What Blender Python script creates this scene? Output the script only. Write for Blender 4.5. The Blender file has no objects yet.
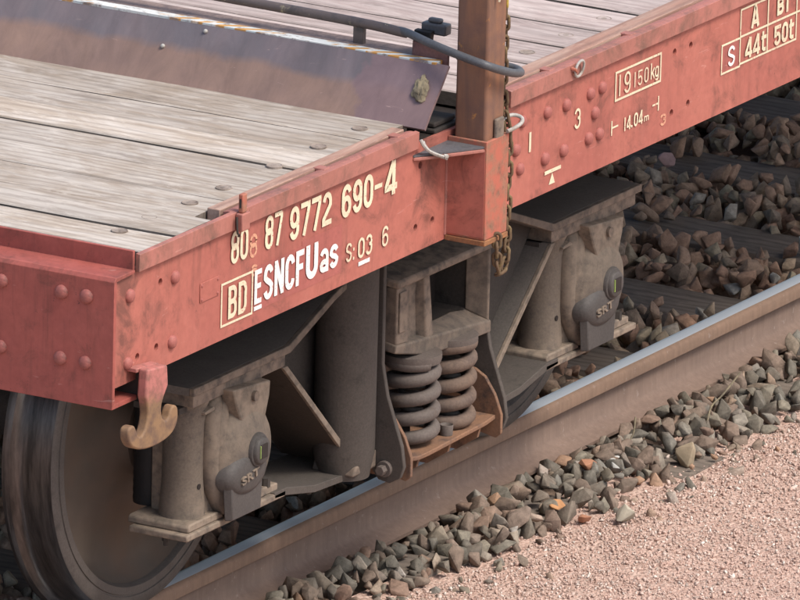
import bpy, bmesh, math, random
import numpy as np
from mathutils import Vector, Matrix, noise
R = math.radians
PI = math.pi
random.seed(7)
rng = np.random.default_rng(11)
scene = bpy.context.scene
col = scene.collection

# ------------------------------------------------------------ camera, sky, sun, exposure
CAM = Vector((-28.45213585, -16.98499534, 10.00762851))
AZ, EL, ROLL, FPX = 0.511955, 0.280467, 0.0268085, 13525.7
fw = Vector((math.cos(EL)*math.cos(AZ), math.cos(EL)*math.sin(AZ), -math.sin(EL)))
rt = fw.cross(Vector((0, 0, 1))).normalized()
up = rt.cross(fw)
rt2 = math.cos(ROLL)*rt + math.sin(ROLL)*up
up2 = -math.sin(ROLL)*rt + math.cos(ROLL)*up
cd = bpy.data.cameras.new('camera')
cam = bpy.data.objects.new('camera', cd)
col.objects.link(cam)
m = Matrix((rt2, up2, -fw)).transposed().to_4x4()
m.translation = CAM
cam.matrix_world = m
cd.sensor_width = 36
cd.lens = FPX*36/800
cd.clip_start = 1
cd.clip_end = 1000
scene.camera = cam

SUN_EL, SUN_AZ = 55.0, -92.0       # elevation, direction towards the sun measured from +X (degrees)
world = bpy.data.worlds.new('World')
scene.world = world
world.use_nodes = True
wn = world.node_tree.nodes
sky = wn.new('ShaderNodeTexSky')
sky.sky_type = 'NISHITA'
sky.sun_disc = False
sky.sun_elevation = R(SUN_EL)
sky.sun_rotation = R(90 - SUN_AZ)
sky.air_density = 1.0
sky.dust_density = 4.0
wn['Background'].inputs['Strength'].default_value = 0.15
world.node_tree.links.new(sky.outputs[0], wn['Background'].inputs[0])
sd = bpy.data.lights.new('sun', 'SUN')
sd.energy = 1.9
sd.angle = R(18)
sd.color = (1.0, 0.94, 0.86)
so = bpy.data.objects.new('sun', sd)
col.objects.link(so)
sdir = Vector((math.cos(R(SUN_EL))*math.cos(R(SUN_AZ)), math.cos(R(SUN_EL))*math.sin(R(SUN_AZ)), math.sin(R(SUN_EL))))
so.rotation_euler = sdir.to_track_quat('Z', 'Y').to_euler()
so.location = (0, -6, 12)
scene.view_settings.view_transform = 'Standard'
scene.view_settings.look = 'None'
scene.view_settings.gamma = 1
scene.view_settings.use_curve_mapping = False
scene.view_settings.exposure = 0.55

# ------------------------------------------------------------ helpers
def tag(o, label=None, cat=None, group=None, kind=None):
    if label: o['label'] = label
    if cat: o['category'] = cat
    if group: o['group'] = group
    if kind: o['kind'] = kind
    return o

def empty(name, loc, label, cat, group=None):
    o = bpy.data.objects.new(name, None)
    o.location = loc
    o.empty_display_size = .1
    col.objects.link(o)
    return tag(o, label, cat, group)

def build(name, bm, mat, parent=None, bevel=0.0, smooth=35, recalc=True, segs=2, shift=None):
    if recalc:
        bmesh.ops.recalc_face_normals(bm, faces=bm.faces[:])
    if shift is not None:
        bmesh.ops.translate(bm, verts=bm.verts[:], vec=shift)
    me = bpy.data.meshes.new(name)
    bm.to_mesh(me)
    bm.free()
    for f in me.polygons: f.use_smooth = True
    me.set_sharp_from_angle(angle=R(smooth))
    if mat is not None: me.materials.append(mat)
    o = bpy.data.objects.new(name, me)
    col.objects.link(o)
    if parent is not None: o.parent = parent
    if bevel:
        b = o.modifiers.new('bevel', 'BEVEL')
        b.width = bevel
        b.segments = segs
        b.limit_method = 'ANGLE'
        b.angle_limit = R(40)
        b.harden_normals = False
    return o

def NB(): return bmesh.new()

def box(bm, x0, x1, y0, y1, z0, z1):
    vs = [bm.verts.new((x, y, z)) for x in (x0, x1) for y in (y0, y1) for z in (z0, z1)]
    for q in ((0,1,3,2),(4,6,7,5),(0,4,5,1),(2,3,7,6),(0,2,6,4),(1,5,7,3)):
        bm.faces.new([vs[i] for i in q])
    return vs

def prism(bm, pts, axis, a, b):
    """polygon extruded along axis; pts are the two other coordinates in xyz order"""
    def mk(p, v):
        c = list(p); c.insert(axis, v); return c
    A = [bm.verts.new(mk(p, a)) for p in pts]
    B = [bm.verts.new(mk(p, b)) for p in pts]
    n = len(pts)
    bm.faces.new(A); bm.faces.new(B[::-1])
    for i in range(n):
        bm.faces.new((A[i], A[(i+1) % n], B[(i+1) % n], B[i]))

def frustum_prism(bm, ptsA, a, ptsB, b, axis):
    def mk(p, v):
        c = list(p); c.insert(axis, v); return c
    A = [bm.verts.new(mk(p, a)) for p in ptsA]
    B = [bm.verts.new(mk(p, b)) for p in ptsB]
    n = len(ptsA)
    bm.faces.new(A); bm.faces.new(B[::-1])
    for i in range(n):
        bm.faces.new((A[i], A[(i+1) % n], B[(i+1) % n], B[i]))

AX = {'x': (Vector((0,1,0)), Vector((0,0,1)), Vector((1,0,0))),
      'y': (Vector((1,0,0)), Vector((0,0,1)), Vector((0,1,0))),
      'z': (Vector((1,0,0)), Vector((0,1,0)), Vector((0,0,1)))}
def lathe(bm, prof, c, axis='z', n=32, a0=0.0, a1=2*PI):
    """prof: list of (radius, distance along axis); closed round"""
    u, v, w = AX[axis]
    c = Vector(c)
    full = abs(a1-a0-2*PI) < 1e-6
    cnt = n if full else n+1
    rings = []
    for r, d in prof:
        if r < 1e-6:
            rings.append([bm.verts.new(c + w*d)])
        else:
            rings.append([bm.verts.new(c + w*d + (u*math.cos(a0+(a1-a0)*i/n) + v*math.sin(a0+(a1-a0)*i/n))*r) for i in range(cnt)])
    for A, B in zip(rings, rings[1:]):
        k = n
        for i in range(k):
            j = (i+1) % cnt
            if len(A) == 1 and len(B) == 1: continue
            if len(A) == 1: bm.faces.new((A[0], B[i], B[j]))
            elif len(B) == 1: bm.faces.new((A[i], A[j], B[0]))
            else: bm.faces.new((A[i], A[j], B[j], B[i]))

def cyl(bm, c, r, d0, d1, axis='z', n=24, r2=None):
    r2 = r if r2 is None else r2
    lathe(bm, [(0, d0), (r, d0), (r2, d1), (0, d1)], c, axis, n)

def tube(bm, pts, r, n=10, closed=False, cap=True, radii=None):
    pts = [Vector(p) for p in pts]
    N = len(pts)
    rings = []
    up0 = None
    for i, p in enumerate(pts):
        if closed: t = pts[(i+1) % N] - pts[i-1]
        else: t = pts[min(i+1, N-1)] - pts[max(i-1, 0)]
        t.normalize()
        if up0 is None:
            up0 = Vector((0, 0, 1)) if abs(t.z) < .9 else Vector((1, 0, 0))
        a = (up0 - t*up0.dot(t)).normalized()
        up0 = a
        b = t.cross(a)
        rr = radii[i] if radii else r
        rings.append([bm.verts.new(p + (a*math.cos(2*PI*k/n) + b*math.sin(2*PI*k/n))*rr) for k in range(n)])
    for i in range(N if closed else N-1):
        A, B = rings[i], rings[(i+1) % N]
        for k in range(n):
            bm.faces.new((A[k], A[(k+1) % n], B[(k+1) % n], B[k]))
    if cap and not closed:
        bm.faces.new(rings[0][::-1]); bm.faces.new(rings[-1])

def smoothpath(pts, k=6):
    pts = [Vector(p) for p in pts]
    out = []
    P = [pts[0]*2-pts[1]] + pts + [pts[-1]*2-pts[-2]]
    for i in range(1, len(P)-2):
        for j in range(k):
            t = j/k
            out.append(.5*((2*P[i]) + (P[i+1]-P[i-1])*t + (2*P[i-1]-5*P[i]+4*P[i+1]-P[i+2])*t*t + (3*P[i]-P[i-1]-3*P[i+1]+P[i+2])*t**3))
    out.append(pts[-1])
    return out

# ------------------------------------------------------------ materials
class NT:
    def __init__(s, name):
        s.m = bpy.data.materials.new(name); s.m.use_nodes = True
        s.t = s.m.node_tree; s.n = s.t.nodes; s.l = s.t.links
        s.b = s.n['Principled BSDF']
        s.tc = s.n.new('ShaderNodeTexCoord')
    def link(s, a, b): s.l.new(a, b)
    def map(s, scale=(1,1,1), loc=(0,0,0), rot=(0,0,0)):
        n = s.n.new('ShaderNodeMapping'); s.link(s.tc.outputs['Object'], n.inputs[0])
        n.inputs['Scale'].default_value = scale; n.inputs['Location'].default_value = loc; n.inputs['Rotation'].default_value = rot
        return n.outputs[0]
    def noise(s, scale, detail=4, rough=.6, vec=None, dist=0.0):
        n = s.n.new('ShaderNodeTexNoise')
        n.inputs['Scale'].default_value = scale; n.inputs['Detail'].default_value = detail
        n.inputs['Roughness'].default_value = rough; n.inputs['Distortion'].default_value = dist
        s.link(vec if vec is not None else s.tc.outputs['Object'], n.inputs['Vector'])
        return n.outputs['Fac']
    def ramp(s, fac, stops, interp='LINEAR'):
        n = s.n.new('ShaderNodeValToRGB'); s.link(fac, n.inputs[0])
        e = n.color_ramp.elements
        n.color_ramp.interpolation = interp
        while len(e) < len(stops): e.new(.5)
        for k, (p, c) in zip(e, stops):
            k.position = p
            k.color = (c, c, c, 1) if not hasattr(c, '__len__') else (*c, 1)
        return n.outputs[0]
    def mix(s, fac, a, b, mode='MIX'):
        n = s.n.new('ShaderNodeMix'); n.data_type = 'RGBA'; n.blend_type = mode
        for v, i in ((fac, 0), (a, 6), (b, 7)):
            if hasattr(v, 'links') or hasattr(v, 'is_output'): s.link(v, n.inputs[i])
            elif hasattr(v, '__len__'): n.inputs[i].default_value = (*v, 1)
            elif i == 0: n.inputs[i].default_value = v
            else: n.inputs[i].default_value = (v, v, v, 1)
        return n.outputs[2]
    def math(s, op, a, b=0.0, c=0.0):
        n = s.n.new('ShaderNodeMath'); n.operation = op
        for v, i in ((a, 0), (b, 1), (c, 2)):
            if hasattr(v, 'is_output'): s.link(v, n.inputs[i])
            else: n.inputs[i].default_value = v
        return n.outputs[0]
    def sep(s, vec=None):
        n = s.n.new('ShaderNodeSeparateXYZ'); s.link(vec if vec is not None else s.tc.outputs['Object'], n.inputs[0]); return n.outputs
    def bump(s, h, strength=.3, dist=.002, prev=None):
        n = s.n.new('ShaderNodeBump'); s.link(h, n.inputs['Height'])
        n.inputs['Strength'].default_value = strength; n.inputs['Distance'].default_value = dist
        if prev is not None: s.link(prev, n.inputs['Normal'])
        s.link(n.outputs[0], s.b.inputs['Normal'])
        return n.outputs[0]
    def set(s, color=None, rough=.6, metal=0.0, spec=.5):
        for k, v in (('Base Color', color), ('Roughness', rough), ('Metallic', metal), ('Specular IOR Level', spec)):
            if v is None: continue
            if hasattr(v, 'is_output'): s.link(v, s.b.inputs[k])
            elif hasattr(v, '__len__'): s.b.inputs[k].default_value = (*v, 1)
            else: s.b.inputs[k].default_value = v
        return s.m

def steel(name, a, b, dirt, scale=6, rough=.75, patch=.55, bump=.35, dirt_scale=14, metal=0.0, spec=.35, edge=None):
    t = NT(name)
    base = t.mix(t.ramp(t.noise(scale, 6, .65, dist=.4), [(.35, 0), (.65, 1)]), a, b)
    d = t.ramp(t.noise(dirt_scale, 8, .7), [(patch-.04, 0), (patch+.12, 1)])
    c = t.mix(d, base, dirt)
    fine = t.ramp(t.noise(160, 3, .6), [(.3, .82), (.7, 1.1)])
    c = t.mix(1.0, c, fine, 'MULTIPLY')
    if edge:
        g = t.n.new('ShaderNodeNewGeometry')
        e = t.ramp(g.outputs['Pointiness'], [(.505, 0), (.56, 1)])
        e2 = t.math('MULTIPLY', e, t.ramp(t.noise(30, 4), [(.35, 0), (.6, 1)]))
        c = t.mix(e2, c, edge)
    nb = t.bump(t.noise(70, 6, .7), bump, .0025)
    nb = t.bump(t.noise(9, 3, .5), .3, .006, nb)
    return t.set(c, rough, metal, spec)

def red_paint(name, a, b, chip=.64, streak=True, dark=(.10, .045, .035), spots=()):
    """spots: (x, half width, amount) where grime has gathered along the beam"""
    t = NT(name)
    base = t.mix(t.ramp(t.noise(1.1, 6, .62, dist=.6), [(.38, 0), (.62, 1)]), a, b)
    base = t.mix(t.math('MULTIPLY', t.ramp(t.noise(6, 6, .7, dist=.8), [(.5, 0), (.72, 1)]), .22), base, tuple(min(1, v*1.12+.035) for v in a))
    x = t.sep()[0]
    g = t.noise(9, 9, .74, dist=.6)
    for (xc, hw, amt) in spots:
        d_ = t.math('ABSOLUTE', t.math('SUBTRACT', x, xc))
        m_ = t.math('MAXIMUM', t.math('SUBTRACT', 1.0, t.math('DIVIDE', d_, hw)), 0.0)
        g = t.math('ADD', g, t.math('MULTIPLY', m_, amt))
    d = t.ramp(g, [(chip-.08, 0), (chip+.10, 1)])
    c = t.mix(t.math('MULTIPLY', d, .72), base, dark)
    if streak:
        st = t.ramp(t.noise(1, 6, .72, t.map((24, 24, 2.0))), [(.50, 0), (.74, 1)])
        msk = t.ramp(t.noise(3, 3, .5, t.map((1, 1, 1), (4, 1, 0))), [(.38, 0), (.6, 1)])
        c = t.mix(t.math('MULTIPLY', t.math('MULTIPLY', st, msk), .6), c, dark)
    sp = t.ramp(t.noise(60, 5, .7), [(.645, 0), (.68, 1)])
    sp = t.math('MULTIPLY', sp, t.ramp(t.noise(5, 3, .5), [(.45, 0), (.6, 1)]))
    c = t.mix(t.math('MULTIPLY', sp, .8), c, (.07, .035, .03))
    sc = t.ramp(t.noise(1, 4, .6, t.map((9, 9, 60), (0, 0, 0), (0, .5, 0)), 1.0), [(.68, 0), (.70, 1)])
    c = t.mix(t.math('MULTIPLY', sc, .35), c, (.55, .30, .26))
    fade = t.ramp(t.noise(40, 5, .7), [(.3, .88), (.7, 1.08)])
    c = t.mix(1.0, c, fade, 'MULTIPLY')
    nb = t.bump(t.noise(55, 6, .65), .22, .0016)
    nb = t.bump(t.noise(5, 3, .5), .4, .010, nb)
    rg = t.ramp(t.noise(12, 4), [(.3, .48), (.7, .72)])
    return t.set(c, rg, 0, .35)

M = {}
M['red'] = red_paint('red_paint', (.42, .145, .108), (.34, .108, .084), chip=.60, spots=((-1.97, .07, .16), (-.50, .07, .14), (-1.8, .12, .03)))
M['red_end'] = red_paint('shaded_red_paint_end', (.36, .098, .078), (.28, .076, .062), chip=.62)  # same red, darkened to paint the shade on the end face
M['red_worn'] = red_paint('worn_red_paint', (.40, .155, .125), (.34, .14, .11), chip=.56, dark=(.13, .08, .06))
M['red_patch'] = red_paint('fresh_red_paint', (.37, .118, .098), (.33, .102, .085), chip=.66)
M['pocket'] = steel('rusty_pocket', (.24, .13, .085), (.30, .16, .105), (.10, .06, .045), 5, .8, .56, edge=(.4, .12, .08))
M['gusset'] = steel('oiled_steel', (.085, .085, .095), (.12, .115, .12), (.05, .05, .05), 6, .7, .55)
M['orange_rust'] = steel('orange_rust', (.32, .14, .055), (.22, .11, .06), (.12, .07, .045), 12, .9, .55)
M['bogie'] = steel('dusty_bogie_steel', (.105, .086, .072), (.080, .067, .057), (.048, .041, .036), 3, .85, .62, edge=(.20, .155, .12))
M['bolt'] = steel('old_bolt_head', (.25, .20, .165), (.32, .27, .23), (.13, .10, .08), 30, .8, .5)
M['flange_tone'] = steel('flange_steel', (.15, .133, .118), (.115, .102, .092), (.09, .075, .06), 4, .6, .66)  # grey-brown tone for the top flanges and right diagonal
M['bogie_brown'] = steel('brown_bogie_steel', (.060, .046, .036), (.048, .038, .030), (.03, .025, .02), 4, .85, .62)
M['bogie_mid'] = steel('mid_bogie_steel', (.085, .073, .063), (.070, .060, .053), (.045, .04, .035), 4, .8, .6)
M['bogie_dark'] = steel('grimy_shaded_bogie_steel', (.055, .047, .041), (.042, .036, .032), (.025, .022, .02), 5, .85, .6)  # grimy tone, also painting shade on web, bolster inside and ramp end
M['box'] = steel('dusty_axle_box', (.145, .118, .093), (.112, .092, .074), (.062, .056, .053), 2.5, .8, .57, edge=(.24, .19, .145))
M['grease'] = steel('grey_grease', (.078, .070, .066), (.062, .057, .054), (.06, .055, .055), 7, .6, .6)
M['spring'] = steel('spring_steel', (.125, .104, .092), (.105, .086, .076), (.085, .06, .045), 7, .75, .62)
M['spring_rust'] = steel('rusty_spring', (.145, .100, .074), (.125, .094, .078), (.085, .06, .05), 9, .8, .55)
M['tray'] = steel('rusty_spring_tray', (.22, .12, .07), (.17, .10, .068), (.08, .055, .045), 9, .85, .56)
M['rubber'] = steel('black_rubber', (.012, .012, .013), (.017, .016, .016), (.03, .027, .025), 6, .6, .66)
M['rivet'] = steel('rivet_paint', (.34, .115, .095), (.26, .085, .075), (.10, .05, .045), 14, .6, .56)
M['light_steel'] = steel('galvanised_steel', (.45, .44, .41), (.35, .33, .30), (.2, .15, .11), 20, .5, .56)
M['hook0'] = steel('worn_hook', (.42, .24, .11), (.36, .20, .13), (.20, .11, .08), 9, .75, .56, edge=(.42, .3, .18))
M['dark'] = steel('cavity_shade_steel', (.02, .016, .014), (.03, .022, .02), (.015, .012, .01))  # near-black colour stands for the shade inside cavities, gaps and holes

def hook_mat():
    t = NT('hook_paint')
    z = t.math('ADD', t.sep()[2], t.math('MULTIPLY', t.noise(22, 5, .65), .06))
    k = t.ramp(t.math('MULTIPLY', t.math('SUBTRACT', z, .87), 10.0), [(.25, 0), (.6, 1)])
    yel = t.mix(t.ramp(t.noise(28, 6, .7), [(.4, 0), (.65, 1)]), (.23, .14, .075), (.12, .075, .055))
    red = t.mix(t.ramp(t.noise(35, 6, .7), [(.45, 0), (.65, 1)]), (.40, .15, .13), (.22, .10, .08))
    t.bump(t.noise(70, 6, .7), .35, .002)
    return t.set(t.mix(k, yel, red), .7, 0, .35)
M['hook'] = hook_mat()
def stake_mat():
    t = NT('rusty_stake')
    n1 = t.ramp(t.noise(1, 6, .65, t.map((18, 18, 1.6)), .3), [(.35, 0), (.65, 1)])
    c = t.mix(n1, (.15, .085, .062), (.26, .125, .07))
    c = t.mix(t.ramp(t.noise(7, 6, .6), [(.5, 0), (.7, 1)]), c, (.13, .075, .062))
    c = t.mix(t.ramp(t.noise(24, 5, .7), [(.63, 0), (.7, 1)]), c, (.36, .17, .06))
    nb = t.bump(t.noise(60, 6, .7), .4, .002)
    return t.set(c, .78, 0, .35)
M['stake'] = stake_mat()

def wood_mat(name, light, mid, dark, axis='y'):
    """weathered plank; grain runs along the plank, each board (mesh island) its own tone"""
    t = NT(name)
    g = t.n.new('ShaderNodeNewGeometry')
    ri = g.outputs['Random Per Island']
    comb = t.n.new('ShaderNodeCombineXYZ')
    t.link(t.math('MULTIPLY', ri, 37.0), comb.inputs[1])
    t.link(t.math('MULTIPLY', ri, 11.0), comb.inputs[0])
    add = t.n.new('ShaderNodeVectorMath'); add.operation = 'ADD'
    t.link(t.tc.outputs['Object'], add.inputs[0]); t.link(comb.outputs[0], add.inputs[1])
    def mp(sc):
        n = t.n.new('ShaderNodeMapping'); t.link(add.outputs[0], n.inputs[0])
        n.inputs['Scale'].default_value = sc if axis == 'y' else (sc[1], sc[0], sc[2])
        return n.outputs[0]
    # growth rings: distorted bands
    w = t.n.new('ShaderNodeTexWave'); w.wave_type = 'BANDS'; w.bands_direction = 'X' if axis == 'y' else 'Y'
    w.inputs['Scale'].default_value = 9; w.inputs['Distortion'].default_value = 16
    w.inputs['Detail'].default_value = 3; w.inputs['Detail Scale'].default_value = .6
    t.link(mp((1, .16, 1)), w.inputs['Vector'])
    grain = t.noise(1, 7, .75, mp((70, 9, 70)), .7)
    big = t.noise(1, 6, .65, mp((9, 3.0, 9)), 1.4)
    c = t.mix(t.ramp(big, [(.38, 0), (.62, 1)]), mid, light)
    c = t.mix(t.math('MULTIPLY', t.ramp(w.outputs['Fac'], [(.05, 1), (.5, 0)]), .38), c, dark)
    c = t.mix(t.math('MULTIPLY', t.ramp(grain, [(.34, 1), (.54, 0)]), .30), c, dark)
    c = t.mix(t.math('MULTIPLY', t.ramp(t.noise(1, 6, .7, mp((12, 4, 12))), [(.56, 0), (.68, 1)]), .5), c, dark)
    c = t.mix(t.math('MULTIPLY', t.ramp(t.noise(1, 6, .7, mp((20, 5, 20)), 2.0), [(.53, 0), (.66, 1)]), .38), c, tuple(min(1, v*1.35) for v in light))
    tone = t.ramp(ri, [(0, .78), (1, 1.14)])
    c = t.mix(1.0, c, tone, 'MULTIPLY')
    h = t.math('ADD', t.math('MULTIPLY', grain, 1.0), t.math('MULTIPLY', w.outputs['Fac'], .35))
    t.bump(h, .35, .003)
    return t.set(c, .85, 0, .25)
M['wood'] = wood_mat('weathered_planks', (.49, .445, .395), (.36, .30, .24), (.19, .158, .13))
M['wood_far'] = wood_mat('pinkish_planks', (.47, .40, .37), (.38, .305, .28), (.21, .17, .155))
M['trim'] = wood_mat('worn_trim', (.42, .29, .23), (.36, .205, .155), (.17, .10, .08), 'x')
M['sleeper'] = wood_mat('old_sleeper', (.235, .195, .160), (.165, .138, .115), (.06, .052, .046))

def ramp_mat():
    t = NT('ramp_steel')
    z = t.sep()[2]
    zz = t.math('ADD', z, t.math('MULTIPLY', t.noise(5, 4, .6, t.map((1, 1, 1))), .05))
    k = t.ramp(t.math('MULTIPLY', t.math('SUBTRACT', zz, 1.30), 20.0), [(.25, 0), (.62, 1)])
    y = t.sep()[1]
    rusty = t.mix(t.ramp(t.noise(6, 6, .65), [(.35, 0), (.65, 1)]), (.27, .175, .135), (.215, .142, .117))
    blue = t.mix(t.ramp(t.noise(4, 6, .65, t.map((1, 2, 1))), [(.35, 0), (.7, 1)]), (.135, .120, .130), (.175, .14, .145))
    c = t.mix(k, rusty, blue)
    # purple-red old paint near the outer end
    e = t.ramp(t.math('SUBTRACT', t.math('MULTIPLY', y, -1.0), t.math('MULTIPLY', t.noise(7, 4), .3)), [(.98, 0), (1.08, 1)])
    c = t.mix(t.math('MULTIPLY', e, .8), c, (.20, .135, .142))
    # scuffs
    s = t.ramp(t.noise(1, 5, .7, t.map((14, 9, 40), (0, 0, 0), (0, 0, .4)), 1.5), [(.66, 0), (.72, 1)])
    c = t.mix(t.math('MULTIPLY', s, .55), c, (.48, .34, .30))
    st = t.ramp(t.noise(1, 6, .7, t.map((6, 14, 4)), .8), [(.35, .84), (.7, 1.14)])
    c = t.mix(1.0, c, st, 'MULTIPLY')
    t.bump(t.noise(30, 6, .6), .3, .002)
    return t.set(c, t.ramp(t.noise(9, 4), [(.3, .42), (.7, .62)]), .1, .5)
M['ramp'] = ramp_mat()

def stripe_mat():
    t = NT('worn_warning_stripes')
    v = t.map((0, 1, 0))
    y = t.sep()[1]; x = t.sep()[0]
    ph = t.math('ADD', t.math('MULTIPLY', y, 16.0), t.math('MULTIPLY', x, 30.0))
    fr = t.math('FRACT', ph)
    k = t.ramp(fr, [(.45, 0), (.5, 1)])
    c = t.mix(k, (.52, .58, .58), (.50, .26, .07))
    c = t.mix(t.ramp(t.noise(7, 4, .6), [(.5, 0), (.56, 1)]), c, (.6, .62, .6))
    c = t.mix(t.ramp(t.noise(1, 7, .75, t.map((60, 22, 20))), [(.52, 0), (.62, 1)]), c, (.22, .18, .165))
    return t.set(c, .7)
M['stripe'] = stripe_mat()

def pipe_mat():
    t = NT('flaking_black_pipe')
    c = t.mix(t.ramp(t.noise(26, 5, .7), [(.56, 0), (.62, 1)]), (.055, .05, .05), (.40, .36, .22))
    c = t.mix(t.ramp(t.noise(9, 5, .7), [(.5, 0), (.6, 1)]), (.10, .08, .075), c)
    t.bump(t.noise(40, 5), .5, .003)
    return t.set(c, .5)
M['pipe'] = pipe_mat()
M['hose'] = steel('grey_hose', (.075, .078, .085), (.095, .098, .105), (.05, .05, .05), 10, .45, .6, bump=.1)

def letter_mat(name, c0, wear=.60):
    t = NT(name)
    c = t.mix(t.ramp(t.noise(3, 4), [(.4, 0), (.6, 1)]), c0, tuple(v*.9 for v in c0))
    k = t.ramp(t.noise(120, 5, .7), [(wear, 0), (wear+.05, 1)])
    c = t.mix(t.math('MULTIPLY', k, .85), c, (.42, .13, .105))
    c = t.mix(t.math('MULTIPLY', t.ramp(t.noise(14, 5, .7), [(.45, 0), (.7, 1)]), .3), c, (.40, .25, .18))
    return t.set(c, .7)
M['white'] = letter_mat('white_lettering', (.76, .75, .72), .60)
M['cream'] = letter_mat('cream_lettering', (.70, .62, .44), .585)
M['ghost'] = letter_mat('ghost_lettering', (.62, .32, .20), .52)

def rail_mat():
    t = NT('rail_steel')
    z = t.sep()[2]; y = t.sep()[1]
    k = t.ramp(t.math('MULTIPLY', t.math('SUBTRACT', z, .05), 10.0), [(.42, 0), (.5, 1)])   # head is redder than the web
    web = t.mix(t.ramp(t.noise(4, 6, .7, t.map((1, 3, 3))), [(.35, 0), (.65, 1)]), (.215, .150, .117), (.182, .128, .102))
    head = t.mix(t.ramp(t.noise(5, 5, .7, t.map((1, 3, 3))), [(.35, 0), (.65, 1)]), (.245, .160, .112), (.205, .136, .097))
    c = t.mix(k, web, head)
    st = t.ramp(t.noise(1, 5, .7, t.map((60, 60, 6))), [(.35, .88), (.7, 1.1)])
    c = t.mix(1.0, c, st, 'MULTIPLY')
    c = t.mix(t.math('MULTIPLY', t.ramp(t.noise(45, 5, .7), [(.62, 0), (.68, 1)]), .5), c, (.32, .26, .22))
    t.bump(t.noise(80, 5, .7), .3, .0015)
    return t.set(c, .8, 0, .35)
M['rail'] = rail_mat()
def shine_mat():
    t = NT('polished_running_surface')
    c = t.mix(t.noise(3, 4, .6, t.map((.6, 60, 1))), (.56, .63, .70), (.74, .80, .86))  # polished steel, with the sky's blue-white reflection put into its colour
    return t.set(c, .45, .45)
M['shine'] = shine_mat()

def wheel_mat():
    t = NT('wheel_steel')
    c = t.mix(t.ramp(t.noise(5, 5, .6), [(.35, 0), (.65, 1)]), (.115, .094, .076), (.082, .067, .056))
    c = t.mix(t.ramp(t.noise(3.2, 4, .6, t.map((1, 1, 1), (3, 0, 1))), [(.5, 0), (.75, 1)]), c, (.13, .085, .06))
    t.bump(t.noise(40, 5), .3, .002)
    return t.set(c, .75, 0, .35)
M['wheel'] = wheel_mat()
M['tyre_band'] = steel('wheel_rim_steel', (.10, .09, .082), (.080, .072, .066), (.05, .045, .042), 12, .5, .6)
def tread_mat():
    t = NT('worn_tread')
    c = t.mix(t.ramp(t.noise(1, 5, .7, t.map((5, 50, 5))), [(.35, 0), (.7, 1)]), (.045, .04, .038), (.16, .14, .13))
    t.bump(t.noise(1, 4, .5, t.map((2, 160, 2))), .3, .002)
    return t.set(c, .34, .7)
M['tread'] = tread_mat()

def island_mat(name, stops, noise_amt=.35, rough=.9, nscale=60, spec=.25, bump=.5):
    t = NT(name)
    g = t.n.new('ShaderNodeNewGeometry')
    c = t.ramp(g.outputs['Random Per Island'], stops, 'LINEAR')
    n = t.ramp(t.noise(nscale, 5, .7), [(.3, 1-noise_amt), (.7, 1+noise_amt)])
    c = t.mix(1.0, c, n, 'MULTIPLY')
    dust = t.ramp(t.noise(11, 4, .6), [(.5, 0), (.7, 1)])
    c = t.mix(t.math('MULTIPLY', dust, .25), c, (.24, .16, .12))
    if bump: t.bump(t.noise(nscale*1.6, 6, .75), bump, .007)
    return t.set(c, rough, 0, spec)
M['ballast'] = island_mat('ballast_stone', [(0, (.155,.122,.096)), (.16, (.21,.155,.12)), (.3, (.17,.148,.118)), (.45, (.13,.12,.10)), (.58, (.22,.195,.15)), (.7, (.235,.155,.115)), (.82, (.19,.18,.155)), (.91, (.29,.25,.20)), (.96, (.33,.20,.125)), (1, (.34,.32,.29))])
M['ballast_in'] = island_mat('rusty_ballast_stone', [(0, (.28,.18,.13)), (.2, (.37,.24,.17)), (.4, (.30,.23,.17)), (.55, (.25,.20,.155)), (.7, (.39,.245,.17)), (.85, (.35,.30,.215)), (.95, (.30,.24,.18)), (1, (.45,.45,.42))])
M['chips'] = island_mat('pink_gravel_chips', [(0, (.45,.31,.25)), (.2, (.56,.405,.34)), (.4, (.49,.335,.275)), (.6, (.60,.475,.41)), (.78, (.43,.295,.24)), (.9, (.72,.64,.57)), (1, (.33,.26,.22))], .15, .8, 200, .4, 0)

def ground_mat():
    t = NT('pink_gravel_ground')
    v = t.n.new('ShaderNodeTexVoronoi'); v.inputs['Scale'].default_value = 95
    t.link(t.tc.outputs['Object'], v.inputs['Vector'])
    w = t.sep(v.outputs['Color'])[0]
    c = t.ramp(w, [(0, (.38,.25,.20)), (.35, (.48,.33,.27)), (.7, (.55,.41,.34)), (1, (.42,.30,.245))])
    c = t.mix(t.math('MULTIPLY', t.ramp(t.noise(1.3, 5, .6), [(.4, 0), (.65, 1)]), .4), c, (.38, .26, .215))
    t.bump(t.math('SUBTRACT', 1.0, v.outputs['Distance']), .9, .006)
    return t.set(c, .9, 0, .25)
M['ground'] = ground_mat()
def bed_mat():
    t = NT('dark_track_bed')
    c = t.mix(t.noise(30, 6, .7), (.17, .12, .09), (.30, .215, .16))
    t.bump(t.noise(60, 5), .8, .01)
    return t.set(c, .95)
M['bed'] = bed_mat()
M['lime'] = steel('lime_paint_mark', (.30, .42, .10), (.22, .30, .10), (.15, .14, .1), 20, .7, .55)
M['mud'] = steel('dried_mud', (.26, .22, .14), (.15, .125, .09), (.08, .07, .05), 40, .95, .55)

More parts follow.
